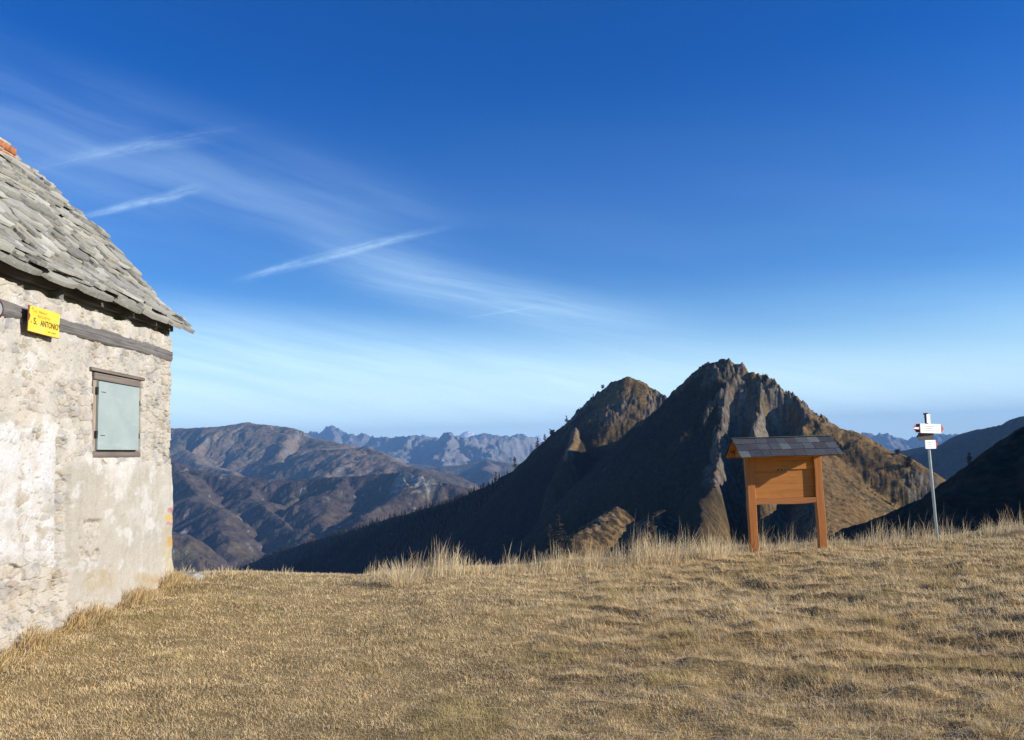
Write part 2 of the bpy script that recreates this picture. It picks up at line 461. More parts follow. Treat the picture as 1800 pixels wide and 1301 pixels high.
GULLIES = [([P(1302, 672, 578), P(1304, 700, 570), P(1300, 740, 555), P(1295, 790, 520), P(1290, 850, 450), P(1310, 930, 350)], 9.5, 20.0),
           ([P(1352, 696, 566), P(1368, 724, 556), P(1372, 755, 540), P(1372, 795, 510), P(1380, 850, 430)], 13.0, 22.0),
           ([P(1232, 700, 590), P(1228, 760, 560), P(1222, 830, 490)], 12.0, 3.0)]
def seg_dist(X, Y, pts):
    best = np.full(X.shape, 1e9); arc = np.zeros(X.shape); tot = 0.0
    for a, b in zip(pts[:-1], pts[1:]):
        ex, ey = b[0] - a[0], b[1] - a[1]; L2 = ex * ex + ey * ey
        t = np.clip(((X - a[0]) * ex + (Y - a[1]) * ey) / L2, 0, 1); d = np.hypot(X - a[0] - t * ex, Y - a[1] - t * ey)
        m = d < best; best = np.where(m, d, best); arc = np.where(m, tot + t * math.sqrt(L2), arc); tot += math.sqrt(L2)
    return best, arc / tot
def a_shape(X, Y, Z, D, W, rk):
    u = X * 0.962 - Y * 0.275 + 5.0 * fbm(X / 12, Y / 12, 3, 97, 0.6); v = X * 0.275 + Y * 0.962
    face = sst(Z, -14, 4) * ((W == 1) | (W == 3) | (W == 4) | ((W == 5) & (D < 14))) * sst(D, 45, 30)
    st = ridged(u / 11, v / 60, 3, 95, 0.6)
    Z = Z + face * (st - 0.55) * 4.5
    rk = np.maximum(rk, face * sst(st + 0.5 * fbm(X / 14, Y / 14, 3, 99), 0.50, 0.72) * 0.9)
    rk = rk * (1 - 0.75 * face * sst(fbm(X / 9, Y / 20, 3, 94), 0.02, 0.25))
    for pts, hw, dep in GULLIES:
        d, t = seg_dist(X + 2.5 * fbm(X / 10, Y / 10, 2, 98), Y, pts)
        k = sst(d, hw * 1.15, hw * 0.25) * sst(t, 0.0, 0.10) * sst(t, 1.0, 0.75)
        Z = Z - dep * k
        if dep > 8: rk = np.maximum(rk, sst(d, hw * 1.5, hw * 0.8) * sst(Z, -24, -4) * 0.6 * sst(fbm(X / 8, Y / 16, 3, 93), -0.3, 0.1))
    return Z, rk
def a_base(X, Y): return -62 - 0.55 * np.maximum(np.hypot(X, Y) - 430, 0)
def near_col(X, Y, Z, N, info):
    D, W, rk = info
    n = fbm(X / 30, Y / 30, 4, 55); n2 = fbm(X / 7, Y / 7, 4, 57, 0.65); n3 = fbm(X / 60, Y / 60, 3, 66)
    c = lerp3(GRASS_B, GRASS_Y, sst(n, -0.3, 0.4))
    c = lerp3(c, HEATH, sst(n2 + 0.6 * n3, 0.10, 0.45) * 0.85)
    c = lerp3(c, HEATH, sst(fbm(X / 3.2, Y / 3.2, 3, 68, 0.6) + 0.5 * n, 0.12, 0.32) * 0.75)
    c = lerp3(c, (0.21, 0.155, 0.08), sst(fbm(X / 2.2, Y / 2.2, 2, 69) - 0.3 * n, 0.22, 0.4) * 0.6)
    steep = sst(N[..., 2], 0.72, 0.5)
    rkm = np.clip(sst(rk, 0.25, 0.5) * (0.45 + 0.8 * sst(n2, -0.25, 0.15)) * (0.35 + steep), 0, 1)
    rc = lerp3(ROCK_D, ROCK, sst(fbm(X / 4, Y / 4, 3, 77), -0.4, 0.3))
    c = lerp3(c, rc, rkm)
    return c
def shaded_hill_col(X, Y, Z, N, info):  # near-black over the whole hill: its shade is put into the colour
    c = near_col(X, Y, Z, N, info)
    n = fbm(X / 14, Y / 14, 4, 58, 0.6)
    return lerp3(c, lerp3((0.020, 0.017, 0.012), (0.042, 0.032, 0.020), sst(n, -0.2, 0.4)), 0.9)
def a_col(X, Y, Z, N, info):
    D, W, rk = info
    c = near_col(X, Y, Z, N, info)
    # shade of the flank left of the main rib painted near-black; knolls mottled likewise
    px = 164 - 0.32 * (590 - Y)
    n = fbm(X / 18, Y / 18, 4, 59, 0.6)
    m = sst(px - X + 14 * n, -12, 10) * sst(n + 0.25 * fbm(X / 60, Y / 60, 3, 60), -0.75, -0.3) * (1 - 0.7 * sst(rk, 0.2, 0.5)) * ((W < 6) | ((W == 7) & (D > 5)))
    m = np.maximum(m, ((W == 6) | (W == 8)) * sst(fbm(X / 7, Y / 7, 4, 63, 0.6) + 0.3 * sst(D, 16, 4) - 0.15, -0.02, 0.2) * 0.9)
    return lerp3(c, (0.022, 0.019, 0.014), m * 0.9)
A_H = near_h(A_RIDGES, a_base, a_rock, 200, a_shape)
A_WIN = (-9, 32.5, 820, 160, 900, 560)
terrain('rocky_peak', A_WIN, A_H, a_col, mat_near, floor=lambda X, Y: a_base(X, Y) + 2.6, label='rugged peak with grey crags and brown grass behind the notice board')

# --- second peak with the long wooded spur
B_RIDGES = [
    dict(pts=[P(1105, 661, 850), P(1075, 673, 862), P(1050, 698, 880), P(1022, 727, 905), P(990, 748, 940), P(960, 778, 980), P(935, 803, 1015), P(900, 830, 1070),
              P(860, 853, 1130), P(800, 880, 1200), P(740, 897, 1270), P(690, 910, 1320), P(640, 926, 1380), P(560, 948, 1460), P(480, 974, 1540), P(410, 1003, 1600), P(350, 1030, 1650), P(250, 1075, 1700)],
         slope=0.98, w=5, gully=(0.10, 80, 120, 33)),
    dict(pts=[P(1105, 661, 850), P(1120, 666, 846), P(1140, 681, 840), P(1160, 691, 832), P(1180, 706, 826), P(1220, 735, 815)], slope=0.85, w=5, gully=(0.2, 36, 40, 35)),
    dict(pts=[P(1085, 672, 848), P(1070, 705, 826), P(1062, 745, 800)], slope=1.5, w=3, gully=(0.2, 24, 24, 37)),
]
def b_rock(X, Y, Z, D, W):
    n = fbm(X / 45, Y / 45, 3, 191)
    return np.clip(sst(Z, 5, 50) * sst(n, -0.25, 0.15) * 0.8 + ((W == 2) & (Z > 0)) * sst(D, 26, 8) * 0.8, 0, 1)
def b_base(X, Y): return -420 + 0 * X
def b_col(X, Y, Z, N, info):
    c = near_col(X, Y, Z, N, info)
    f = sst(-Z, -30, 30) * sst(fbm(X / 60, Y / 60, 3, 71), -0.6, 0.0)
    c = lerp3(c, (0.026, 0.021, 0.017), f * 0.92)
    h = sst(96 - X + 20 * fbm(X / 25, Y / 25, 3, 73), 0, 30) * sst(fbm(X / 30, Y / 30, 3, 72), -0.8, -0.35) * sst(info[2], 0.5, 0.2)  # shade of the flank left of the summit, darkened into the colour
    return lerp3(c, (0.022, 0.019, 0.014), h * 0.9)
B_H = near_h(B_RIDGES, b_base, b_rock, 300)
B_WIN = (-30, 18, 840, 420, 1900, 480)
terrain('wooded_ridge', B_WIN, B_H, b_col, mat_near, floor=-415, label='brown pointed peak with a long dark wooded spur descending to the left')

# --- dark hillside on the right
C_RIDGES = [
    dict(pts=[P(1400, 985, 232), P(1480, 938, 222), P(1520, 922, 216), P(1560, 904, 211), P(1600, 884, 207), P(1650, 854, 203), P(1700, 823, 199), P(1760, 782, 194), P(1800, 752, 190), P(1860, 705, 186), P(2000, 620, 180), P(2300, 470, 172)],
         slope=0.36, sel=0.0, w=6, gully=(0.06, 30, 30, 44)),
]
def c_base(X, Y): return -60 + 0 * X
def c_rock(X, Y, Z, D, W): return sst(fbm(X / 20, Y / 20, 3, 291), 0.35, 0.5) * 0.25
C_H = near_h(C_RIDGES, c_base, c_rock, 400)
terrain('dark_hillside', (12, 52, 640, 60, 330, 320), C_H, shaded_hill_col, mat_near, floor=-58, label='dark shaded hillside rising to the right behind the signpost')

# --- middle distance and far ranges
def mid_h(ridges, base, lam, seed, amp, jag=0.0):
    def h(X, Y):
        wx = X + 0.35 * lam * fbm(X / lam, Y / lam, 4, seed); wy = Y + 0.35 * lam * fbm(X / lam, Y / lam, 4, seed + 40)
        Z, D, S, W = ridge_field(wx, wy, ridges)
        Z = np.maximum(Z, base)
        Z = Z + amp * fbm(X / (lam * 0.45), Y / (lam * 0.45), 6, seed + 1, 0.58) * sst(D, 0, lam * 0.2) * 1.0 + 0.18 * amp * fbm(X / (lam * 0.08), Y / (lam * 0.08), 3, seed + 2)
        if jag: Z = Z + jag * (ridged(X / 260, Y / 420, 4, seed + 5, 0.6) - 0.62) * np.exp(-D / 420)
        return Z, (D, W, S)
    return h
D_RIDGES = [dict(pts=[P(1900, 690, 2050), P(1800, 731, 2250), P(1750, 743, 2420), P(1700, 760, 2600), P(1662, 778, 2780), P(1640, 787, 2900), P(1600, 794, 3100), P(1570, 803, 3300), P(1520, 830, 3500)],
                 slope=0.66, w=15, gully=(0.18, 260, 260, 51))]
def wood_col(rock_t=0.42, grass=0.0):
    def f(X, Y, Z, N, info):
        n = fbm(X / 160, Y / 160, 5, 155, 0.6); n2 = fbm(X / 35, Y / 35, 4, 157, 0.65)
        c = lerp3(WOOD_D, (0.105, 0.077, 0.058), sst(n, -0.25, 0.35))
        c = lerp3(c, CONIF, sst(n2 + n * 0.5, 0.12, 0.4) * 0.7)
        c = lerp3(c, (0.15, 0.13, 0.07), sst(fbm(X / 120, Y / 120, 4, 171), 0.28 - grass, 0.46) * 0.6)
        c = lerp3(c, (0.30, 0.29, 0.25), sst(fbm(X / 50, Y / 90, 5, 181, 0.65), rock_t - 0.10, rock_t + 0.05) * 0.8)
        return c
    return f
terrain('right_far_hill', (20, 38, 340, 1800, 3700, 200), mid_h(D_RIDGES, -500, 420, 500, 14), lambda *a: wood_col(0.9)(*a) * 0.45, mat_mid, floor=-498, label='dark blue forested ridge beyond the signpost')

F_RIDGES = [
    dict(pts=[P(60, 770, 6000), P(200, 762, 5900), P(300, 753, 5750), P(340, 753, 5700), P(385, 750, 5600), P(420, 746, 5560), P(455, 741, 5500), P(478, 745, 5450), P(498, 751, 5400), P(514, 766, 5330), P(540, 771, 5250), P(560, 777, 5100), P(582, 784, 4900), P(604, 790, 4600),
              P(624, 786, 4350), P(660, 797, 4150), P(700, 809, 3980), P(745, 822, 3800), P(800, 850, 3600)],
         slope=0.52, w=60, gully=(0.26, 420, 420, 61), flat=(900, 0.42)),
    dict(pts=[P(455, 741, 5500), P(478, 770, 5150), P(500, 795, 4900), P(512, 825, 4650), P(500, 850, 4400)], slope=0.72, w=30, gully=(0.15, 200, 200, 63)),
    dict(pts=[P(300, 757, 5700), P(320, 790, 5200), P(370, 815, 4700), P(440, 838, 4250)], slope=0.5, w=40, gully=(0.2, 260, 260, 65)),
    dict(pts=[P(624, 786, 4350), P(608, 815, 4100), P(596, 845, 3850)], slope=0.62, w=30, gully=(0.15, 200, 200, 66)),
]
def alp_col(X, Y, Z, N, info):
    D, W, S = info
    n = fbm(X / 500, Y / 500, 5, 255, 0.6); n2 = fbm(X / 90, Y / 90, 5, 257, 0.65)
    c = lerp3((0.20, 0.145, 0.10), (0.17, 0.14, 0.105), sst(n2, -0.3, 0.4))
    c = lerp3(c, (0.075, 0.085, 0.055), sst(n + 0.5 * n2, 0.06, 0.3) * 0.75)
    steep = sst(N[..., 2], 0.86, 0.68)
    c = lerp3(c, (0.19, 0.18, 0.17), np.clip(steep * sst(n2, -0.1, 0.25), 0, 1) * 0.7)
    low = sst(-Z + 120 * n, 20, 160) * sst(fbm(X / 240, Y / 240, 4, 277), -0.35, 0.1)
    return lerp3(c, WOOD_D, low * 0.85)
terrain('brown_mountain', (-36, 1, 640, 3300, 6600, 330), mid_h(F_RIDGES, -760, 700, 600, 42), alp_col, mat_mid, floor=-758, label='broad brown mountain on the left skyline')

H_RIDGES = [
    dict(pts=[P(180, 770, 3500), P(250, 788, 3350), P(303, 808, 3250), P(340, 820, 3200), P(390, 836, 3130), P(450, 843, 3060), P(520, 845, 3000), P(560, 840, 2950), P(600, 838, 2900), P(660, 834, 2830), P(720, 830, 2760), P(760, 836, 2700), P(788, 848, 2650), P(806, 866, 2600), P(830, 900, 2550), P(850, 930, 2500)],
         slope=0.62, w=25, gully=(0.34, 300, 420, 71)),
    dict(pts=[P(420, 842, 3090), P(455, 880, 2800), P(500, 915, 2550), P(540, 940, 2350), P(570, 975, 2150)], slope=0.6, w=20, gully=(0.3, 180, 200, 73)),
    dict(pts=[P(600, 838, 2900), P(560, 870, 2700), P(575, 915, 2450), P(560, 965, 2250)], slope=0.62, w=20, gully=(0.3, 160, 200, 74)),
    dict(pts=[P(720, 830, 2760), P(700, 865, 2560), P(660, 905, 2350), P(640, 945, 2200)], slope=0.66, w=20, gully=(0.3, 160, 180, 75)),
    dict(pts=[P(310, 812, 3230), P(330, 860, 2850), P(390, 905, 2500), P(400, 950, 2300)], slope=0.6, w=20, gully=(0.3, 170, 200, 76)),
]
def h_col(X, Y, Z, N, info):
    c = wood_col(0.36, 0.06)(X, Y, Z, N, info)
    cx, cy, cz = P(732, 855, 2690)      # the pale banded cliff under the right end of the crest
    m = sst(np.hypot((X - cx) * 1.0, (Y - cy) * 0.7), 105, 60) * sst(N[..., 2], 0.95, 0.8)
    bandz = 0.5 + 0.5 * np.sin(Z / 3.2 + 2 * fbm(X / 30, Y / 30, 3, 7))
    return lerp3(c, (0.36, 0.35, 0.29), np.clip(m * (0.45 + 0.5 * bandz), 0, 1))
terrain('forested_ridge', (-34, 1, 660, 1950, 3600, 330), mid_h(H_RIDGES, -760, 330, 700, 26), h_col, mat_mid, floor=-755, label='purple brown forested ridge with a pale banded cliff in the middle distance')
J_RIDGES = [dict(pts=[P(200, 915, 2100), P(300, 938, 2060), P(340, 948, 2040), P(372, 976, 2010), P(398, 1012, 1980), P(420, 1060, 1950)], slope=0.66, w=15, gully=(0.25, 160, 160, 81))]
terrain('valley_spur', (-36, -14, 330, 1400, 2500, 170), mid_h(J_RIDGES, -760, 260, 800, 14), wood_col(0.34, 0.05), mat_mid, floor=-750, label='low bare wooded spur in the valley beside the hut corner')

K_RIDGES = [
    dict(pts=[P(500, 772, 14800), P(528, 762, 14600), P(550, 757, 14400), P(562, 755, 14300), P(570, 749, 14200), P(574, 748, 14200), P(582, 751, 14150), P(590, 752, 14100), P(598, 760, 14000), P(608, 764, 13900), P(622, 761, 13700), P(634, 763, 13600), P(648, 775, 13500)],
         slope=0.75, w=30, gully=(0.3, 500, 700, 91)),
    dict(pts=[P(574, 749, 14200), P(580, 775, 13200), P(586, 800, 12400)], slope=0.9, w=20, gully=(0.3, 400, 400, 92)),
    dict(pts=[P(640, 778, 11800), P(649, 768, 11700), P(660, 767, 11600), P(672, 766, 11500), P(690, 768, 11400), P(703, 767, 11300), P(709, 766, 11250), P(720, 769, 11200), P(736, 768, 11000), P(752, 768, 10900), P(766, 769, 10800), P(778, 771, 10700), P(784, 764, 10500), P(791, 760, 10400), P(797, 758, 10300), P(803, 762, 10250), P(812, 764, 10200), P(826, 765, 10400), P(850, 768, 10700), P(880, 770, 10900), P(905, 769, 11000), P(930, 768, 11200), P(945, 772, 11400), P(1000, 776, 11600), P(1080, 785, 11800)],
         slope=0.80, w=18, gully=(0.5, 300, 520, 93)),
    dict(pts=[P(797, 758, 10300), P(790, 785, 9500), P(776, 815, 8600)], slope=0.8, w=20, gully=(0.3, 300, 400, 94)),
    dict(pts=[P(822, 764, 10400), P(838, 785, 9600), P(850, 815, 8700)], slope=0.6, w=20, gully=(0.3, 300, 400, 95)),
    dict(pts=[P(712, 767, 11250), P(702, 790, 10300), P(690, 815, 9200)], slope=0.8, w=20, gully=(0.3, 300, 400, 96)),
    dict(pts=[P(650, 790, 14500), P(720, 765, 16000), P(736, 764, 16000), P(770, 770, 16000)], slope=0.6, w=40, gully=(0.3, 500, 500, 97)),
    dict(pts=[P(826, 769, 15000), P(842, 763, 15000), P(849, 759.5, 15000), P(860, 763, 15000), P(890, 767, 15000), P(920, 764, 15000), P(930, 763, 15000), P(940, 769, 15000)], slope=0.6, w=40, gully=(0.3, 500, 500, 98)),
]
def far_col(X, Y, Z, N, info):
    n = fbm(X / 900, Y / 900, 5, 355, 0.6); n2 = fbm(X / 200, Y / 200, 5, 357, 0.65)
    c = lerp3((0.155, 0.13, 0.11), (0.185, 0.178, 0.175), sst(n2, -0.3, 0.3))
    steep = sst(N[..., 2], 0.85, 0.6)
    c = lerp3(c, (0.22, 0.212, 0.205), steep * 0.8)
    low = sst(-Z + 250 * n, 0, 300)
    return lerp3(c, (0.10, 0.085, 0.06), low * 0.8)
terrain('jagged_range', (-21, 9, 560, 8000, 17000, 330), mid_h(K_RIDGES, -800, 1100, 900, 70, 85), far_col, mat_far, floor=-780, label='jagged blue grey range on the far skyline')
M_RIDGES = [dict(pts=[P(640, 800, 7400), P(700, 815, 7200), P(760, 820, 7000), P(800, 818, 6900), P(846, 808, 6800), P(870, 812, 6700), P(900, 818, 6650), P(960, 822, 6600), P(1040, 815, 6500)], slope=0.55, w=40, gully=(0.3, 500, 600, 101)),
            dict(pts=[P(846, 808, 6800), P(868, 835, 6200), P(880, 870, 5700)], slope=0.6, w=30, gully=(0.3, 300, 300, 102))]
terrain('middle_ridge', (-14, 8, 420, 5300, 8200, 200), mid_h(M_RIDGES, -780, 800, 950, 30), alp_col, mat_mid, floor=-770, label='brown ridge below the jagged range')
E_RIDGES = [dict(pts=[P(1440, 775, 11500), P(1490, 768, 11400), P(1508, 761, 11300), P(1516, 759, 11200), P(1532, 763, 11100), P(1546, 766, 11000), P(1556, 761, 10900), P(1562, 760, 10900), P(1574, 763, 10800), P(1590, 768, 10700), P(1602, 767, 10700), P(1612, 762, 10700), P(1624, 761, 10700), P(1640, 766, 10700), P(1660, 764, 10600), P(1700, 770, 10500)], slope=0.7, w=25, gully=(0.45, 380, 600, 111)),
            dict(pts=[P(1562, 760, 10900), P(1575, 785, 10000), P(1582, 815, 9000)], slope=0.7, w=20, gully=(0.3, 300, 400, 112))]
terrain('distant_range', (19, 33, 330, 8200, 12500, 200), mid_h(E_RIDGES, -800, 900, 980, 60, 75), far_col, mat_far, floor=-780, label='small blue range seen between the two right hand slopes')
# snow peaks at the very back
S_RIDGES = [dict(pts=[P(760, 775, 19000), P(776, 767.5, 19000), P(784, 768, 19000), P(800, 775, 19000)], slope=0.5, w=60),
            dict(pts=[P(815, 770, 19000), P(829, 758, 19000), P(836, 762, 19000), P(850, 772, 19000)], slope=0.5, w=60),
            dict(pts=[P(920, 772, 19000), P(936, 766, 19000), P(946, 768, 19000), P(960, 768, 19000), P(985, 772, 19000)], slope=0.5, w=60)]
def snow_col(X, Y, Z, N, info): return np.ones(X.shape + (3,)) * np.array((0.9, 0.9, 0.9))
terrain('snow_peaks', (-7, 6, 300, 18000, 20500, 90), mid_h(S_RIDGES, 60, 1500, 990, 40), snow_col, mat_far, floor=100, label='tiny snow covered summits behind the jagged range')
# valley floor
vm, t_, b_ = new_mat('valley_floor'); n_ = noise_v(obj_coord(), 0.004, 6, 0.6)
t_.links.new(ramp(n_, [(0.3, (0.045, 0.05, 0.03)), (0.7, (0.09, 0.075, 0.05))]), b_.inputs['Base Color'])
vb = MB(); bmesh.ops.create_grid(vb.bm, x_segments=8, y_segments=8, size=15500, matrix=Matrix.Translation((0, 15300, -790)))
tag(vb.build('valley_floor', vm), kind='structure')

# ------------------------------------------------------------------ the meadow of the pass
CREST = [(-700, 1060, 10.8), (300, 1019, 11.2), (420, 1018, 11.3), (640, 1021, 11.6), (760, 1010, 12.0), (900, 1005, 12.6), (1100, 990, 13.6), (1200, 982, 14.2), (1320, 969, 15.4), (1450, 961, 15.9), (1650, 949, 16.4), (1800, 930, 17.0), (2300, 880, 18.0)]
_ca, _cz, _cr = [], [], []
for px, py, d in CREST:
    p = at(px, py, d); _ca.append(math.atan2(p.x, p.y)); _cz.append(p.z); _cr.append(math.hypot(p.x, p.y))
_cz[0] = -0.2
def ground_z(x, y):
    x = np.asarray(x, float); y = np.asarray(y, float)
    th = np.arctan2(x, y); r = np.hypot(x, y)
    rc = np.interp(th, _ca, _cr); zc = np.interp(th, _ca, _cz)
    q = r / rc
    z = zc * np.minimum(q, 1.0) ** 1.6
    z = z * sst(np.cos(th), -0.2, 0.3)
    ov = np.maximum(r - rc - 0.25, 0)
    z = z - np.where(ov < 4, 0.085 * ov * ov, 0.085 * 16 + 0.62 * (ov - 4))
    rough = sst(th, -0.10, 0.22)
    z = z + rough * sst(r, 4, 7) * sst(r, 17, 13) * 0.12 * (np.maximum(ridged(x / 1.15 + 0.3 * fbm(x, y, 2, 51), y / 0.8, 2, 52) - 0.45, 0) - 0.15)
    z = z + (0.030 + 0.035 * rough) * fbm(x / 1.5, y / 1.5, 3, 41) * sst(r, 1, 4) + (0.012 + 0.03 * rough) * ridged(x / 0.55, y / 0.55, 2, 43) - 0.02 * rough
    z = z + 0.10 * fbm(x / 6, y / 6, 2, 47) * sst(r, 2, 5) * sst(r, 15, 9)
    # hut platform: level along the wall
    z = z + 0.10 * sst(-x, 3.3, 4.4) * sst(r, 14, 11) * (0.5 + 0.6 * fbm(x / 0.7, y / 0.7, 2, 48))
    return z
mat_soil, t_, b_ = new_mat('meadow_soil')
nA = noise_v(obj_coord(), 0.9, 6, 0.65); nB = noise_v(obj_coord(), 14.0, 6, 0.7)
cA = ramp(nA, [(0.32, (0.20, 0.14, 0.065)), (0.5, (0.33, 0.235, 0.105)), (0.72, (0.44, 0.315, 0.145))])
cB = mixc(cA, (0.10, 0.072, 0.036), nB.sstep(0.52, 0.75) * 0.8)
t_.links.new(cB, b_.inputs['Base Color']); b_.inputs['Specular IOR Level'].default_value = 0.02
bump(b_, noise_v(obj_coord(), 40.0, 4, 0.7), 0.8, 0.03)
th = np.concatenate([np.linspace(-180, -50, 60, endpoint=False), np.linspace(-50, 46, 640, endpoint=False), np.linspace(46, 180, 60)])
rr = np.concatenate([np.geomspace(0.3, 2.5, 25, endpoint=False), np.geomspace(2.5, 19, 330, endpoint=False), np.geomspace(19, 150, 60)])
T_, R_ = np.meshgrid(np.radians(th), rr, indexing='ij')
GX, GY = R_ * np.sin(T_), R_ * np.cos(T_); GZ = ground_z(GX, GY)
gF = grid_faces(*GX.shape)
tag(mesh_np('ground', np.stack([GX, GY, GZ], -1).reshape(-1, 3), [gF], mat_soil), kind='structure')

# grass --------------------------------------------------------------
def grass_mat(name, transl=0.42):
    m, t, b = new_mat(name); c = attr_col(); t.links.new(c, b.inputs['Base Color'])
    b.inputs['Specular IOR Level'].default_value = 0.12; b.inputs['Roughness'].default_value = 0.65
    tr = t.nodes.new('ShaderNodeBsdfTranslucent'); t.links.new(c, tr.inputs['Color'])
    mx = t.nodes.new('ShaderNodeMixShader'); mx.inputs[0].default_value = transl
    t.links.new(b.outputs[0], mx.inputs[1]); t.links.new(tr.outputs[0], mx.inputs[2])
    t.links.new(mx.outputs[0], t.nodes['Material Output'].inputs['Surface'])
    return m
mat_grass = grass_mat('dry_grass')
rng = np.random.default_rng(5)
def blades(name, x, y, L, w, lean, az, col, nseg=2, curl=0.6, z0=None, label=None, kind='stuff', cat=None):
    """one mesh of curved tapering blades; lean = angle from vertical at the root"""
    n = len(x); z = ground_z(x, y) - 0.006 if z0 is None else z0
    pts = []; px, py, pz = x.copy(), y.copy(), z.copy(); a = lean.copy()
    rows = [(px.copy(), py.copy(), pz.copy())]
    for k in range(nseg):
        st = L / nseg
        px = px + np.sin(a) * np.sin(az) * st; py = py + np.sin(a) * np.cos(az) * st; pz = pz + np.cos(a) * st
        rows.append((px.copy(), py.copy(), pz.copy())); a = np.minimum(a + curl * lean / nseg * 1.2, 1.62)
    # width direction: horizontal, scattered about facing the sun to brighten the grass
    wa = rng.normal(1.36, 0.85, n); wx, wy = np.cos(wa), np.sin(wa)
    vs = []; nv = 2 * nseg + 1
    VV = np.zeros((n, nv, 3), np.float32)
    for k in range(nseg):
        f = (1 - 0.35 * k / nseg) * w * 0.5
        X_, Y_, Z_ = rows[k]
        VV[:, 2 * k] = np.stack([X_ - wx * f, Y_ - wy * f, Z_], 1); VV[:, 2 * k + 1] = np.stack([X_ + wx * f, Y_ + wy * f, Z_], 1)
    VV[:, nv - 1] = np.stack(rows[-1], 1)
    base = (np.arange(n) * nv)[:, None]
    fl = []
    for k in range(nseg - 1):
        fl.append(base + np.array([2 * k, 2 * k + 1, 2 * k + 3, 2 * k + 2]))
    fl.append(base + np.array([2 * nseg - 2, 2 * nseg - 1, 2 * nseg]))
    C = np.repeat(col, nv, axis=0)
    o = mesh_np(name, VV.reshape(-1, 3), fl, mat_grass, cols=C, smooth=False)
    return tag(o, label, cat, kind=kind)
STRAW = np.array((0.88, 0.70, 0.39)); TAN = np.array((0.77, 0.56, 0.29)); RUST = np.array((0.53, 0.345, 0.15)); GREY = np.array((0.60, 0.52, 0.37)); OLIVE = np.array((0.42, 0.35, 0.13)); PALE = np.array((0.82, 0.70, 0.46))
def pick(n, wts):
    cs = np.stack([STRAW, TAN, RUST, GREY, OLIVE, PALE]); i = rng.choice(6, n, p=np.array(wts) / sum(wts))
    return cs[i] * rng.uniform(0.75, 1.2, (n, 1))
HUT_X = -4.5
def inside_hut(x, y): return (x < HUT_X + 0.03) & (y < 10.62)
# short turf
n = 820000
tt = np.radians(rng.uniform(-36, 36, n)); r = np.exp(rng.uniform(math.log(3.6), math.log(17.8), n))
x, y = r * np.sin(tt), r * np.cos(tt)
k = ~inside_hut(x, y) & (r < np.interp(tt, _ca, _cr) + 1.2); x, y, r, tt = x[k], y[k], r[k], tt[k]; n = len(x)
rough = sst(tt + 0.12 * fbm(x / 2.5, y / 2.5, 2, 61), -0.10, 0.20) * sst(r, 4.5, 7.5)
pn = fbm(x / 0.8, y / 0.8, 3, 62); pn2 = fbm(x / 2.6, y / 2.6, 3, 63)
L = (0.016 + 0.022 * rng.random(n)) * (1 + 0.5 * sst(pn, -0.1, 0.5)) * (1 + 1.3 * rough) * (r / 8) ** 0.2
w = (0.0021 + 0.0018 * rng.random(n)) * np.maximum(r / 6, 0.8)
lean = rng.uniform(0.15, 1.35, n); lean = np.where(rng.random(n) < rough * 0.5, rng.uniform(0.9, 1.45, n), lean)
az = np.where(rng.random(n) < 0.35 + 0.4 * rough, rng.normal(-1.9, 0.6, n), rng.uniform(0, 6.283, n))
dk = rng.random(n) < sst(fbm(x / 0.55, y / 0.40, 3, 66) + 0.35 * pn2, 0.16, 0.42) * 0.75
x, y, r, tt, rough, pn, pn2, L, w, lean, az = [q[~dk] for q in (x, y, r, tt, rough, pn, pn2, L, w, lean, az)]; n = len(x)
col = pick(n, (36, 28, 8, 12, 3, 13))
ol = sst(pn + 0.5 * pn2, 0.12, 0.45)[:, None] * 0.55
col = col * (1 - ol) + (OLIVE * 1.0) * ol * rng.uniform(0.7, 1.3, (n, 1))
rs = (rough * sst(pn2, -0.25, 0.3) * 0.30)[:, None]
col = col * (1 - rs) + RUST * 1.25 * rs
col = col * (0.78 + 0.44 * sst(fbm(x / 0.25, y / 0.25, 2, 64), -0.5, 0.5))[:, None]
blades('turf_grass', x, y, L, w, lean, az, col, 2, 0.5, label='short dry straw coloured turf covering the pass')
# long fallen straws
n = 5200
tt = np.radians(rng.uniform(-30, 35, n)); r = np.exp(rng.uniform(math.log(3.8), math.log(16), n)); x, y = r * np.sin(tt), r * np.cos(tt)
k = ~inside_hut(x, y) & (rng.random(n) < 0.35 + 0.65 * sst(tt, -0.1, 0.3)) & (r < np.interp(tt, _ca, _cr) - 0.4); x, y, r = x[k], y[k], r[k]; n = len(x)
blades('fallen_straw', x, y, rng.uniform(0.08, 0.30, n), 0.0035 + 0.0018 * r / 6 * rng.random(n), rng.uniform(1.25, 1.5, n), rng.normal(1.35, 0.5, n) + np.where(rng.random(n) < 0.5, 3.14, 0), pick(n, (20, 10, 0, 5, 0, 45)), 3, 0.12, z0=ground_z(x, y) + 0.025, label='pale fallen grass stalks lying on the turf')
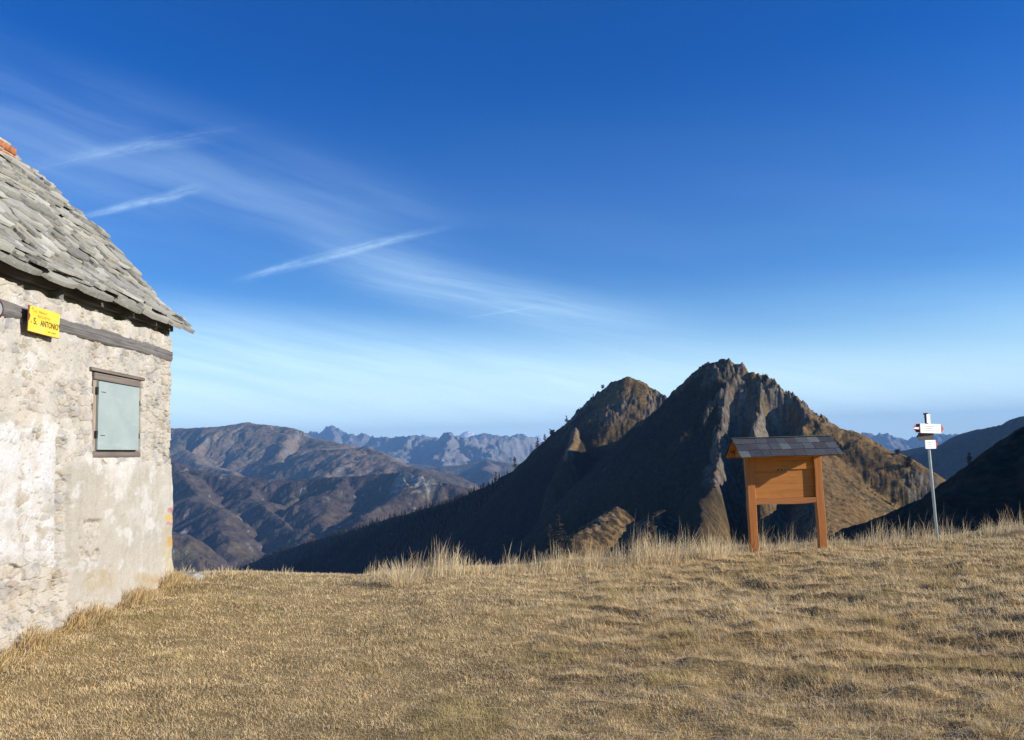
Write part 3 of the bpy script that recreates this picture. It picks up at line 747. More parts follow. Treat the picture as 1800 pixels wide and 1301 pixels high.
# tall grass along the crest
def tall(name, px0, px1, n, hmin, hmax, dback, label, bend=0.35, clumps=None, wts=(26, 22, 6, 12, 3, 30), wid=0.0055, hfun=None):
    px = rng.uniform(px0, px1, n) if clumps is None else rng.normal(0, 1, n)
    if clumps is not None:
        ci = rng.integers(0, len(clumps), n); cc = np.array(clumps)
        px = cc[ci, 0] + px * cc[ci, 1]
    th = np.arctan((px - 900) / FPX / math.cos(PITCH) * 1.0)
    rc = np.interp(th, _ca, _cr); r = rc + rng.uniform(dback[0], dback[1], n) * (0.5 + 0.5 * rng.random(n))
    x, y = r * np.sin(th), r * np.cos(th)
    cl = (0.24 + 0.96 * sst(fbm(px / 26, r * 1.5, 3, 75), -0.35, 0.45)) * (0.45 + 0.75 * sst(fbm(px / 75, r * 0.8, 2, 76), -0.3, 0.3))
    L = rng.uniform(hmin, hmax, n) * cl * (0.75 + 0.5 * rng.random(n))
    if hfun is not None: L = L * hfun(px)
    k = ~inside_hut(x, y); x, y, L = x[k], y[k], L[k]; m = len(x)
    return blades(name, x, y, L, wid * (0.7 + 0.6 * rng.random(m)), np.abs(rng.normal(0.14, 0.22, m)) + 0.02, rng.normal(1.2, 1.3, m), pick(m, wts), 4, bend * 3, label=label)
tall('tall_grass', 630, 1850, 8500, 0.14, 0.52, (-0.9, 0.9), 'tall pale dry grass standing along the edge of the pass',
     hfun=lambda p: np.interp(p, [630, 660, 760, 900, 1080, 1130, 1260, 1300, 1460, 1600, 1700, 1850], [0.45, 0.8, 0.95, 0.8, 0.85, 1.15, 1.15, 0.9, 0.9, 0.75, 0.8, 0.9]))
tall('edge_grass', 300, 700, 2600, 0.03, 0.12, (-0.6, 0.7), 'thin short grass fringing the left edge of the pass')
tall('seed_stalks', 900, 1800, 420, 0.40, 0.75, (-0.4, 0.9), 'thin dark seed stalks above the tall grass', wts=(4, 10, 20, 10, 0, 1), wid=0.004)
def tuft(name, px, py, Y, n, rad, h0, h1, label, wts, lean=0.45, wid=0.005, az0=None):
    p = at(px, py, Y); x0, y0 = p.x, p.y
    a = rng.uniform(0, 6.283, n); q = np.sqrt(rng.random(n)) * rad
    x = x0 + np.cos(a) * q; y = y0 + np.sin(a) * q
    L = rng.uniform(h0, h1, n) * (1.15 - 0.4 * q / rad)
    ln = np.abs(rng.normal(lean, 0.22, n)) * (0.4 + 0.8 * q / rad)
    azz = np.arctan2(np.cos(a), np.sin(a)) + rng.normal(0, 0.5, n)
    if az0 is not None: azz = rng.normal(az0, 0.7, n)
    return blades(name, x, y, L, np.full(n, wid), ln, azz, pick(n, wts), 4, 1.2, kind='thing', cat='grass tuft', label=label)
tuft('grass_tuft', 708, 1034, 10.9, 380, 0.26, 0.16, 0.44, 'pale arching grass tuft leftmost of the tall grass by the drop', (20, 14, 4, 10, 2, 40), 0.30)
tuft('grass_tuft', 1158, 988, 13.7, 330, 0.34, 0.22, 0.58, 'big bright straw tuft left of the notice board', (22, 18, 6, 10, 1, 40), 0.16, 0.007)
tuft('grass_tuft', 1648, 1040, 9.8, 620, 0.16, 0.10, 0.26, 'dark low tussock below the signpost', (10, 14, 26, 8, 30, 6), 0.7)
tuft('grass_tuft', 1248, 984, 14.0, 230, 0.30, 0.20, 0.50, 'straw tuft close to the left post of the notice board', (22, 18, 6, 10, 1, 40), 0.16, 0.007)
tuft('grass_tuft', 1765, 1288, 4.55, 500, 0.13, 0.05, 0.14, 'dark tussock in the bottom right corner of the meadow', (12, 16, 24, 8, 26, 6), 0.8, 0.003)
tuft('grass_tuft', 860, 1080, 8.6, 360, 0.14, 0.04, 0.11, 'small brown tussock in the middle of the turf', (14, 18, 22, 14, 14, 6), 0.8, 0.004)
def wall_grass():
    n = 9000; y = rng.uniform(5.6, 10.75, n); q = np.abs(rng.normal(0, 0.16, n)); x = HUT_X + 0.05 + q
    dens = sst(fbm(y / 0.5, q * 0, 2, 83), -0.35, 0.3); L = rng.uniform(0.05, 0.20, n) * (0.35 + dens) * np.exp(-q * 2.2)
    blades('wall_foot_grass', x, y, L, np.full(n, 0.005), np.abs(rng.normal(0.4, 0.25, n)), rng.normal(1.4, 0.9, n), pick(n, (18, 26, 26, 12, 16, 8)), 4, 0.9, label='brown grass growing along the foot of the hut wall')
wall_grass()

# ------------------------------------------------------------------ stone hut
WX, YC, YN = HUT_X, 10.42, 3.4            # wall plane, far corner, near end (outside the picture)
hut = empty('mountain_hut', (WX, YC, 0.0))
tag(hut, 'old stone hut with flaking plaster and a stone slab roof', 'hut')
def hpos(o): o.location = o.location - Vector((WX, YC, 0.0)); return o
def wall_pix(Y, Z):
    """where a point of the wall falls in the reference layout (used to lay out the plaster areas)"""
    d = np.stack([np.full(Y.shape, WX) - EYE.x, Y - EYE.y, Z - EYE.z], -1)
    f = d @ np.array(_F); u = d @ np.array(_U); r_ = d @ np.array(_R)
    return 900 + FPX * r_ / f, 650.5 - FPX * u / f
def pbox(px, py, x0, x1, y0, y1, s=14):
    return sst(px, x0 - s, x0 + s) * sst(px, x1 + s, x1 - s) * sst(py, y0 - s, y0 + s) * sst(py, y1 + s, y1 - s)
WIN_Y0, WIN_Y1, WIN_Z0, WIN_Z1 = 8.48, 9.55, 1.70, 2.60
def build_wall():
    ys = np.concatenate([np.linspace(YN, 6.6, 60, endpoint=False), np.arange(6.6, YC + 0.9, 0.0072)])
    zs = np.arange(-0.25, 3.36, 0.0085)
    S, Z = np.meshgrid(ys, zs, indexing='ij')
    px, py = wall_pix(np.minimum(S, YC + 0.3), Z)
    big = fbm(S / 0.7, Z / 0.7, 4, 501); mid = fbm(S / 0.22, Z / 0.22, 4, 503); fine = fbm(S / 0.05, Z / 0.05, 3, 505); vf = fbm(S / 0.018, Z / 0.018, 2, 507)
    # rubble stones
    wx = S + 0.05 * fbm(S / 0.3, Z / 0.3, 2, 509); wz = Z + 0.03 * fbm(S / 0.25, Z / 0.25, 2, 511)
    f1, f2, cid = cells(wx / 0.23, wz / 0.105, 520, 0.9)
    g1, g2, gid = cells(wx / 0.12, wz / 0.058, 530, 0.9)
    use = (rnd(np.floor(cid * 1e5), np.floor(cid * 1e5) * 0, 3) > 0.45)
    e = np.where(use, g2 - g1, f2 - f1); sid = np.where(use, gid, cid)
    stone = sst(e, 0.02, 0.16) * 0.026 + (sid - 0.5) * 0.028 + 0.006 * mid + 0.004 * fine
    stone = np.where(e < 0.06, stone - 0.018, stone)
    # plaster level (metres out of the stones' mean plane) for each zone of the wall
    lev = 0.0215 + 0.024 * big + 0.016 * mid
    upper = pbox(px, py, -400, 330, 480, 800, 18)
    smooth_ = pbox(px + 10 * mid, py + 14 * mid, 108, 400, 815, 1065, 8)
    white = pbox(px + 10 * mid + 24 * big, py + 60 * mid + 50 * big, -400, 98, 752, 985, 20)
    stones_low = pbox(px + 20 * mid, py + 20 * mid, -400, 150, 990, 1200, 16) * 1.0
    quoins = pbox(px, py, 252, 330, 640, 840, 10)
    topleft = pbox(px, py, -400, 120, 560, 740, 40)
    patch_st = pbox(px, py, 92, 150, 672, 735, 8)
    joint = pbox(px, py, 92, 112, 770, 985, 4)
    lev = lev + 0.012 * topleft + 0.020 * white + 0.042 * smooth_ - 0.028 * stones_low - 0.020 * quoins - 0.028 * patch_st - 0.03 * joint
    hole = pbox(px, py, 128, 168, 915, 985, 5) * smooth_ * sst(mid, -0.25, 0.1)
    lev = lev - 0.05 * hole
    pl = lev + 0.0035 * fine * (1 - 0.5 * smooth_) + 0.0015 * vf
    cover = sst(pl - stone, -0.002, 0.004)
    H = np.maximum(stone, pl)
    pits = np.maximum(sst(fbm(S / 0.05, Z / 0.026, 2, 541), 0.41, 0.54) * sst(fbm(S / 0.4, Z / 0.4, 3, 542), -0.25, 0.15), sst(e, 0.055, 0.015) * sst(fbm(S / 0.16, Z / 0.16, 3, 543), 0.02, 0.22)) * (1 - 0.85 * smooth_)
    H = H - 0.028 * pits
    # window recess
    rec = sst(S, WIN_Y0 - 0.02, WIN_Y0) * sst(S, WIN_Y1 + 0.02, WIN_Y1) * sst(Z, WIN_Z0 - 0.02, WIN_Z0) * sst(Z, WIN_Z1 + 0.02, WIN_Z1)
    H = H - 0.12 * rec
    top_ = 3.265 + 0.045 * fbm(S / 0.25, S * 0 + 3.3, 3, 545) + 0.02 * mid
    H = H - 0.30 * sst(Z, top_ - 0.012, top_ + 0.012)
    wavy = 0.025 * fbm(S / 1.3, Z / 1.3, 2, 551)
    H = H + wavy
    # the foot of the wall leans out a little
    H = H + 0.06 * sst(Z, 0.45, -0.1)
    # colours
    pc = lerp3((0.72, 0.635, 0.50), (0.66, 0.60, 0.50), sst(big, -0.3, 0.3))
    pc = lerp3(pc, (0.80, 0.76, 0.68), sst(mid, 0.0, 0.5) * 0.6)
    pc = lerp3(pc, (0.585, 0.525, 0.41), np.clip(smooth_ * 1.0, 0, 1) * (0.75 + 0.25 * sst(big, -0.2, 0.3)))
    pc = lerp3(pc, (0.76, 0.755, 0.75), np.clip(white, 0, 1) * (0.35 + 0.65 * sst(mid + 0.5 * big + 0.3 * fine, -0.35, 0.15)))
    # pale wedge of limewash and washed out patches on the smooth plaster
    wedge = sst((py - 800) * 0.22 - np.abs(px - 192 + 0.03 * (py - 800)) * 1.0 + 0 * px, -36, -36) if False else pbox(px, py, 160, 232, 790, 880, 6) * sst(40 - np.abs(px - 196 - 0.05 * (py - 800) + 16 * mid + 6 * fine) - 0.42 * (py - 800) + 14 * mid + 5 * fine, -3, 5) * (0.55 + 0.45 * sst(big + mid, -0.4, 0.2))
    pc = lerp3(pc, (0.79, 0.74, 0.64), wedge)
    wash = pbox(px, py, 190, 310, 810, 1040, 30) * sst(mid + 0.5 * big, -0.15, 0.35)
    pc = lerp3(pc, (0.70, 0.66, 0.58), wash * 0.7)
    runs = smooth_ * sst(fbm(S / 0.06, Z / 0.9, 3, 561), 0.0, 0.5)
    pc = lerp3(pc, (0.47, 0.42, 0.32), runs * 0.35)
    grime = sst(fbm(S / 0.35, Z / 0.5, 4, 571, 0.6), 0.05, 0.4) * (1 - 0.4 * smooth_); pc = lerp3(pc, (0.50, 0.475, 0.43), grime * 0.55)
    lime = sst(fbm(S / 0.5, Z / 0.35, 4, 573, 0.6), 0.12, 0.3); pc = lerp3(pc, (0.80, 0.78, 0.74), lime * 0.6)
    spk = sst(fine + 0.6 * vf, 0.35, 0.6); pc = lerp3(pc, (0.46, 0.41, 0.33), spk * 0.35)
    orange = pbox(px + 14 * mid, py + 12 * mid, 232, 294, 1012, 1034, 12) + 0.55 * pbox(px + 14 * mid, py + 10 * mid, 140, 195, 1000, 1040, 16)
    pc = lerp3(pc, (0.56, 0.38, 0.13), np.clip(orange, 0, 1) * (0.55 + 0.45 * sst(mid, -0.3, 0.3)))
    edge_y = pbox(px, py, 279, 330, 925, 1040, 5) * sst(mid + (py - 925) * 0.004, -0.3, 0.2)
    pc = lerp3(pc, (0.60, 0.47, 0.18), edge_y * 0.7)
    pal = np.array([(0.50, 0.47, 0.42), (0.44, 0.43, 0.42), (0.58, 0.52, 0.42), (0.52, 0.43, 0.29), (0.55, 0.46, 0.38), (0.62, 0.57, 0.47)])
    scol = pal[np.minimum((rnd(np.floor(sid * 1e6), np.floor(sid * 3e5), 71) * 6).astype(int), 5)]
    scol = scol * (0.86 + 0.28 * (mid + 0.5))[..., None]
    warm = np.clip(stones_low, 0, 1)[..., None]; scol = scol * (1 - warm * 0.5) + warm * 0.5 * scol * np.array((1.12, 0.98, 0.78))
    dust = sst(mid + 0.4 * fine, -0.35, 0.25) * 0.7; scol = lerp3(scol, (0.70, 0.63, 0.51), dust)
    C = scol * (1 - cover[..., None]) + pc * cover[..., None]
    gap = sst(e, 0.07, 0.01) * (1 - cover); C = lerp3(C, (0.34, 0.30, 0.24), gap * 0.4)  # joints between bare stones tinted darker as painted occlusion
    C = lerp3(C, (0.22, 0.19, 0.155), pits * 0.75)
    # painted way marks on the corner
    def paint(c, x0, x1, y0, y1, s=2.2): 
        nonlocal C
        C = lerp3(C, c, pbox(px + 3 * mid, py + 4 * mid, x0, x1, y0, y1, s) * (0.55 + 0.45 * sst(fine, -0.5, 0.1)) * (S < YC + 0.02))
    paint((0.62, 0.24, 0.23), 285, 320, 893, 902); paint((0.80, 0.52, 0.06), 281, 320, 905, 916); paint((0.66, 0.30, 0.26), 283, 320, 918, 924)
    paint((0.74, 0.40, 0.05), 285, 320, 943, 962)
    # wrap round the corner
    rad = 0.05; over = S - (YC - rad); a = np.clip(over / rad, 0, math.pi / 2); tail = np.maximum(over - rad * math.pi / 2, 0)
    bx = WX - rad + rad * np.cos(a) - tail * (a >= math.pi / 2); by = np.where(over < 0, S, YC - rad + rad * np.sin(a))
    nx, ny = np.cos(a), np.sin(a)
    X = bx + nx * H; Y = by + ny * H
    g_ = C.mean(-1, keepdims=True); C = (g_ + (C - g_) * 0.70) * 0.68
    V3 = np.stack([X - WX, Y - YC, Z], -1).reshape(-1, 3)
    m = vcol_mat('rubble_wall', 90.0, 0.14, (160.0, 0.35, 0.004), 4)
    return mesh_np('wall', V3, [grid_faces(*S.shape)], m, hut, cols=C.reshape(-1, 3), smooth=True)
build_wall()
# roof profile: distance from the wall plane (towards the back), height
prof_px = [(342, 588), (305, 560), (272, 534), (236, 488), (200, 443), (160, 404), (120, 371), (90, 338), (60, 310), (34, 292), (12, 281)]
YR = YC + 0.30
PROF = [(at(px, py, YR).x, at(px, py, YR).z) for px, py in prof_px]
PROF.append((PROF[-1][0] - 0.25, PROF[-1][1] + 0.10))
RIDGE_X, RIDGE_Z = PROF[-1]
pl_ = np.array(PROF); seg = np.hypot(*np.diff(pl_, axis=0).T); cum = np.concatenate([[0], np.cumsum(seg)]); ULEN = cum[-1]
def prof(u): return np.interp(u, cum, pl_[:, 0]), np.interp(u, cum, pl_[:, 1])
# body: back walls and gables, inside the front wall
mat_back = plain_mat('old_mortar', (0.50, 0.45, 0.36), 0.95, var=0.25, scale=5)
hb = MB()
xb = 2 * RIDGE_X - WX - 0.1
gpts = [(WX - 0.45, -0.3), (WX - 0.45, 3.55), (RIDGE_X, RIDGE_Z - 0.22), (xb, 3.3), (xb, -0.3)]
mrot = Matrix.Translation((-WX, (YN + YC - 0.12) / 2 - YC, 0))
hb.prism(gpts, YC - 0.12 - YN, mrot)
hb.build('inner_wall', mat_back, hut)
# stone slabs
def slab_mesh():
    V3, F4, C3 = [], [], []
    def slab(u, y, wdt, ln, th, tilt, lift, col, skew):
        n = 11
        outline = []
        for i in range(n):
            a = 2 * math.pi * i / n + random.uniform(-.16, .16)
            # superellipse for a roughly rectangular split stone
            c, s = math.cos(a), math.sin(a); q = (abs(c) ** 4 + abs(s) ** 4) ** -0.25
            k = q * random.uniform(0.86, 1.03)
            outline.append((c * k * wdt / 2 + skew * s * 0.1, s * k * ln / 2))
        x0, z0 = prof(u); x1, z1 = prof(u + ln)
        if u + ln > ULEN: x1, z1 = x0 + (prof(ULEN)[0] - prof(ULEN - .3)[0]) * ln / .3, z0 + (prof(ULEN)[1] - prof(ULEN - .3)[1]) * ln / .3
        d = Vector((x1 - x0, 0, z1 - z0)).normalized()
        nrm = Vector((-d.z, 0, d.x)) if d.x > 0 else Vector((d.z, 0, -d.x))
        if nrm.z < 0: nrm = -nrm
        c, s = math.cos(tilt), math.sin(tilt)
        d2 = d * c - nrm * s; n2 = nrm * c + d * s
        roll_ = random.uniform(-.03, .03); yv = Vector((0, 1, 0)) + n2 * roll_
        o = Vector((x0, y, z0)) + nrm * lift
        b = len(V3)
        tj = [random.uniform(0.8, 1.15) for _ in outline]
        for zz in (0, 1):
            for (a_, l_), t_j in zip(outline, tj):
                inset = 1.0 if zz == 0 else random.uniform(0.955, 0.99)
                p = o + yv * (a_ * inset) + d2 * ((l_ + ln / 2) if zz == 0 else (l_ * inset + ln / 2)) + n2 * (th * t_j * zz + random.uniform(-.003, .003))
                V3.append((p.x - WX, p.y - YC, p.z))
                f = random.uniform(0.9, 1.1) * (0.8 if zz == 0 else 1.0)
                C3.append([x * f for x in col])
        pc = o + d2 * (ln / 2) + n2 * (th * 1.0); V3.append((pc.x - WX, pc.y - YC, pc.z)); C3.append([x * 0.97 for x in col])
        for i in range(n):
            j = (i + 1) % n
            F4.append((b + i, b + j, b + n + j, b + n + i)); F3.append((b + n + i, b + n + j, b + 2 * n))
            if i < n - 2: F3.append((b, b + i + 2, b + i + 1))
    F3 = []
    greys = [(0.33, 0.32, 0.28), (0.38, 0.37, 0.33), (0.29, 0.285, 0.25), (0.36, 0.34, 0.285), (0.41, 0.40, 0.365), (0.27, 0.265, 0.235), (0.36, 0.35, 0.30)]
    u = 0.0; row = 0
    while u < ULEN - 0.05:
        step = random.uniform(0.075, 0.115)
        y = YN - 0.2 + random.uniform(0, .4)
        while y < YR:
            big = row == 0
            wdt = random.uniform(0.38, 0.85) if big else random.choice((random.uniform(0.14, 0.30), random.uniform(0.25, 0.52)))
            if y + wdt > YR + random.uniform(-0.02, 0.09): wdt = max(0.14, YR - y + random.uniform(-0.04, 0.07))
            th = random.uniform(0.045, 0.06) if big else random.uniform(0.018, 0.042)
            ln = random.uniform(0.34, 0.48) if big else random.uniform(0.26, 0.40)
            kf = random.uniform(0.68, 1.24); col = [c * kf for c in random.choice(greys)]
            slab(u + (0 if big else random.uniform(-.035, .035)), y + wdt / 2, wdt * 1.05, ln, th, random.uniform(0.0, 0.06) if big else random.uniform(0.10, 0.24), 0.0 if big else 0.055 + random.uniform(-0.008, 0.04), col, random.uniform(-.4, .4))
            y += wdt * random.uniform(0.93, 1.02)
            if y > YR - 0.05: break
        u += step; row += 1
    return V3, F4, F3, C3
V3, F4, F3, C3 = slab_mesh()
mat_slab, t_, b_ = new_mat('roof_stone'); c_ = attr_col()
nl = noise_v(obj_coord(), 5.0, 6, 0.7); nf = noise_v(obj_coord(), 28.0, 5, 0.7)
c_ = mixc(c_, (0.46, 0.45, 0.37), nf.sstep(0.52, 0.68) * 0.55)
c_ = mixc(c_, (0.16, 0.155, 0.135), nl.sstep(0.55, 0.75) * 0.5)
t_.links.new(c_, b_.inputs['Base Color']); bump(b_, nf, 0.6, 0.015); b_.inputs['Roughness'].default_value = 0.85
roof_o = mesh_np('roof', np.array(V3), [np.array(F4), np.array(F3)], mat_slab, hut, cols=np.array(C3), smooth=False)
# roof boards under the slabs, back slope
mat_oldwood = wood_mat('weathered_wood', (0.045, 0.042, 0.040), (0.23, 0.215, 0.205), 'y', 34, 0.85)
rb = MB()
PROF_IN = [(PROF[0][0] + (PROF[1][0] - PROF[0][0]) * 0.55, PROF[0][1] + (PROF[1][1] - PROF[0][1]) * 0.55)] + PROF[1:]
for (xa, za), (xb_, zb) in zip(PROF_IN[:-1], PROF_IN[1:]):
    d = Vector((xb_ - xa, 0, zb - za)); L = d.length; ang = math.atan2(d.z, -d.x)
    m = Matrix.Translation(((xa + xb_) / 2 - WX, (YN + YR - .12) / 2 - YC, (za + zb) / 2 - 0.03)) @ Matrix.Rotation(ang, 4, 'Y')
    rb.box((L * 1.03, YR - 0.12 - YN, 0.03), m)
rb.build('roof_boarding', mat_oldwood, hut)
bk = MB(); d = Vector((RIDGE_X - xb + 0.35, 0, RIDGE_Z - 3.1)); ang = math.atan2(d.z, d.x)
bk.box((d.length, YR - YN, 0.10), Matrix.Translation(((RIDGE_X + xb - 0.35) / 2 - WX, (YN + YR) / 2 - YC, (RIDGE_Z + 3.1) / 2)) @ Matrix.Rotation(-ang, 4, 'Y'))
bk.build('back_roof', mat_slab, hut)
# wall beam with a crooked, split face
def beam(name, y0, y1, zc, h, depth, x, parent, mat, wob=0.02, n=70, seed=0, sag=0.0):
    bm = bmesh.new(); rings = []
    for i in range(n + 1):
        t = i / n; y = y0 + (y1 - y0) * t
        w1 = wob * float(perlin(np.array([t * 5 + seed]), np.array([0.3]), 5)[0]); w2 = wob * float(perlin(np.array([t * 6 + seed]), np.array([7.3]), 6)[0])
        zt = zc + h / 2 + w1 - sag * math.sin(math.pi * t); zb = zc - h / 2 + w2 - sag * math.sin(math.pi * t)
        row = []
        prof_ = [(0, zb), (depth * 0.75, zb), (depth, zb + h * 0.15), (depth * 1.02, zb + h * 0.40), (depth * 0.93, zb + h * 0.5 + w1), (depth * 1.0, zb + h * 0.58), (depth * 0.98, zb + h * 0.85), (depth * 0.7, zt), (0, zt)]
        for dx, zz in prof_:
            row.append(bm.verts.new((x + dx + 0.004 * random.uniform(-1, 1) - WX, y - YC, zz + 0.002 * random.uniform(-1, 1))))
        rings.append(row)
    k = len(rings[0])
    for a, b in zip(rings[:-1], rings[1:]):
        for j in range(k): bm.faces.new((a[j], a[(j + 1) % k], b[(j + 1) % k], b[j]))
    bm.faces.new(rings[0]); bm.faces.new(rings[-1][::-1])
    mb = MB(); mb.bm.free(); mb.bm = bm
    return mb.build(name, mat, parent)
beam('wall_beam', YN, YC - 0.03, 2.985, 0.14, 0.075, WX - 0.03, hut, mat_oldwood, 0.035, seed=2.0, sag=-0.02)
# rafter ends under the eave
for y in (10.30, 9.18, 7.83, 6.75, 5.6, 4.5):
    r_ = MB(); r_.box((0.20, 0.075, 0.09), Matrix.Translation((-0.075, 0, 3.30)))
    r_.box((0.05, 0.07, 0.22), Matrix.Translation((-0.02, 0, 3.17)))
    r_.build('rafter_end', mat_oldwood, hut, 0.008, loc=(0, y - YC, 0))
wp = MB(); wp.boxc(WX - 0.42 - WX, -0.09, YN - YC, 0.02, 3.12, 3.34); wp.boxc(-0.42, -0.01, YN - YC, 0.10, 3.345, 3.48); wp.build('wall_plate', mat_oldwood, hut)
# window: timber frame, pale sheet metal shutter
win = empty('window', (0, (WIN_Y0 + WIN_Y1) / 2 - YC, (WIN_Z0 + WIN_Z1) / 2)); win.parent = hut
wy, wz = (WIN_Y0 + WIN_Y1) / 2, (WIN_Z0 + WIN_Z1) / 2
mat_frame = wood_mat('frame_wood', (0.075, 0.062, 0.055), (0.25, 0.215, 0.185), 'y', 40, 0.85)
mat_jamb = wood_mat('jamb_wood', (0.16, 0.125, 0.10), (0.38, 0.31, 0.25), 'z', 40, 0.85)
def wbox(name, y0, y1, z0, z1, x0, x1, mat, bev=0.006, rx=0.0):
    b = MB(); b.box((x1 - x0, y1 - y0, z1 - z0), Matrix.Translation(((x0 + x1) / 2, (y0 + y1) / 2 - 0.08 - wy, (z0 + z1) / 2 - wz)) @ Matrix.Rotation(rx, 4, 'X'))
    return b.build(name, mat, win, bev)
wbox('lintel', 8.47, 9.69, 2.602, 2.640, -0.10, 0.050, mat_frame, 0.01, R(-0.3))
wbox('lintel', 8.56, 9.61, 2.515, 2.594, -0.10, 0.035, mat_frame, 0.012)
wbox('sill', 8.56, 9.64, 1.68, 1.745, -0.10, 0.035, mat_frame, 0.012)
wbox('jamb', 8.562, 8.66, 1.747, 2.513, -0.10, 0.018, mat_jamb)
wbox('jamb', 9.545, 9.632, 1.747, 2.513, -0.10, 0.012, mat_jamb)
mat_sheet, t_, b_ = new_mat('painted_sheet')
n1_ = noise_v(obj_coord(), 3.5, 5, 0.6); n2_ = noise_v(mapped((14, 2, 14)), 1.0, 4, 0.6)
t_.links.new(mixc(ramp(n1_, [(0.3, (0.275, 0.335, 0.33)), (0.7, (0.33, 0.39, 0.38))]), (0.39, 0.44, 0.43), n2_.sstep(0.55, 0.75) * 0.5), b_.inputs['Base Color'])
b_.inputs['Roughness'].default_value = 0.55; bump(b_, n1_, 0.2, 0.02)
sh = wbox('shutter', 8.625, 9.555, 1.765, 2.505, 0.02, 0.045, mat_sheet, 0.003)
mat_iron = plain_mat('dark_iron', (0.05, 0.048, 0.05), 0.6, 0.4)
for z in (2.40, 1.93):
    b = MB(); b.box((0.02, 0.035, 0.075), Matrix.Translation((0.034, 8.532 - wy, z - wz))); b.build('hinge', mat_iron, win); b = MB(); b.box((0.004, 0.09, 0.007), Matrix.Translation((0.047, 8.640 - wy, z - wz - 0.01)))
    b.build('hinge_strap', mat_iron, win)
for z in (2.32, 1.93):
    b = MB(); b.box((0.02, 0.028, 0.06), Matrix.Translation((0.036, 9.486 - wy, z - wz))); b.build('latch', mat_iron, win)
# chimney on the ridge
mat_brick = plain_mat('terracotta', (0.34, 0.13, 0.06), 0.9, var=0.6, scale=22)
mat_cap = plain_mat('chimney_mortar', (0.46, 0.42, 0.33), 0.95, var=0.3, scale=12)
cp = at(16, 250, YC - 0.45)
chim = empty('chimney', (cp.x - 0.24 - WX, -0.45, cp.z - 0.10)); chim.parent = hut
b = MB()
for k in range(4):
    o_ = random.uniform(-.012, .012)
    b.boxc(-0.22 + o_, 0.21 + o_, -0.22, 0.22, -0.35 + k * 0.115, -0.35 + k * 0.115 + 0.10)
b.build('stack', mat_brick, chim, 0.02)
b = MB(); b.boxc(-0.19, 0.19, -0.2, 0.2, -0.36, 0.10); b.boxc(-0.2, 0.15, -0.2, 0.2, 0.115, 0.165); b.build('mortar_cap', mat_cap, chim, 0.03)
CHIM = chim

# ------------------------------------------------------------------ signs on the hut
def text_mesh(name, body, size, mat, parent, loc, rot, sx=1.0, bold=0.0):
    cu = bpy.data.curves.new('t', 'FONT'); cu.body = body; cu.size = size; cu.extrude = 0.0006; cu.offset = bold
    cu.align_x = 'CENTER'; cu.align_y = 'CENTER'
    to = bpy.data.objects.new('t', cu); COL.objects.link(to)
    bpy.context.view_layer.update()
    me = bpy.data.meshes.new_from_object(to.evaluated_get(bpy.context.evaluated_depsgraph_get()))
    bpy.data.objects.remove(to); me.materials.clear(); me.materials.append(mat)
    me.transform(Matrix.Diagonal((sx, 1, 1, 1)))
    o = bpy.data.objects.new(name, me); o.location = loc; o.rotation_euler = rot
    return link(o, parent)
mat_yellow = plain_mat('yellow_enamel', (0.80, 0.56, 0.045), 0.45, var=0.10, scale=9, spec=0.4)
mat_rust = plain_mat('rusty_steel', (0.16, 0.06, 0.03), 0.8, var=0.3, scale=40)
mat_ink = plain_mat('black_lettering', (0.055, 0.045, 0.012), 0.6)
mat_ink2 = plain_mat('worn_lettering', (0.32, 0.24, 0.05), 0.6)
V.nt = mat_yellow.node_tree; _b = V.nt.nodes['Principled BSDF']; _c = _b.inputs['Base Color'].links[0].from_socket
V.nt.links.new(mixc(mixc(_c, (0.72, 0.56, 0.16), noise_v(obj_coord(), 6, 4, 0.6).sstep(0.45, 0.7) * 0.6), (0.25, 0.10, 0.03), noise_v(obj_coord(), 30, 5, 0.7).sstep(0.66, 0.74) * 0.7), _b.inputs['Base Color'])
sgn = empty('trail_sign', (WX + 0.115, 7.40, 2.955)); tag(sgn, 'rusty edged yellow enamel sign reading S. ANTONIO on the hut wall beam', 'sign')
sgn.rotation_euler = (R(1.0), 0, R(90))
# local frame: x along the wall (away from the camera), z up, y into the wall
pts = [(-0.235, 0.115), (-0.1, 0.119), (0.10, 0.121), (0.243, 0.119), (0.241, 0.02), (0.222, 0.005), (0.224, -0.005), (0.240, -0.03), (0.238, -0.118), (0.02, -0.120), (-0.255, -0.117), (-0.25, -0.03), (-0.238, -0.015), (-0.225, 0.02), (-0.228, 0.03), (-0.245, 0.05)]
b = MB(); b.prism(pts, 0.004); b.build('plate', mat_yellow, sgn)
pr = [(x * 1.012, z * 1.02 - 0.001) for x, z in pts]
b = MB(); b.prism([(-0.256, 0.119), (0.246, 0.123), (0.246, -0.124), (-0.259, -0.123)], 0.004, Matrix.Translation((0, 0.0045, 0))); b.build('rusty_back', mat_rust, sgn)
RX = (R(90), 0, 0)
def line(name, s, size, x, z, sx, mat, bold=0.0): return text_mesh(name, s, size, mat, sgn, (x, -0.0030, z), RX, sx, bold)
line('lettering', 'C.A.I.  VARALLO', 0.034, -0.085, 0.078, 0.95, mat_ink2)
line('lettering', 'BOCCHETTA', 0.034, -0.02, 0.036, 0.95, mat_ink2)
line('lettering', 'di', 0.035, -0.215, -0.030, 0.9, mat_ink2)
line('lettering', 'S.', 0.085, -0.150, -0.018, 1.0, mat_ink, 0.0012)
line('lettering', 'ANTONIO', 0.080, 0.075, -0.022, 0.76, mat_ink, 0.0014)
for x0, x1 in ((0.055, 0.095), (0.115, 0.185)):
    b = MB(); b.boxc(x0, x1, -0.0034, -0.0024, -0.091, -0.079); b.build('worn_text', mat_ink2, sgn)
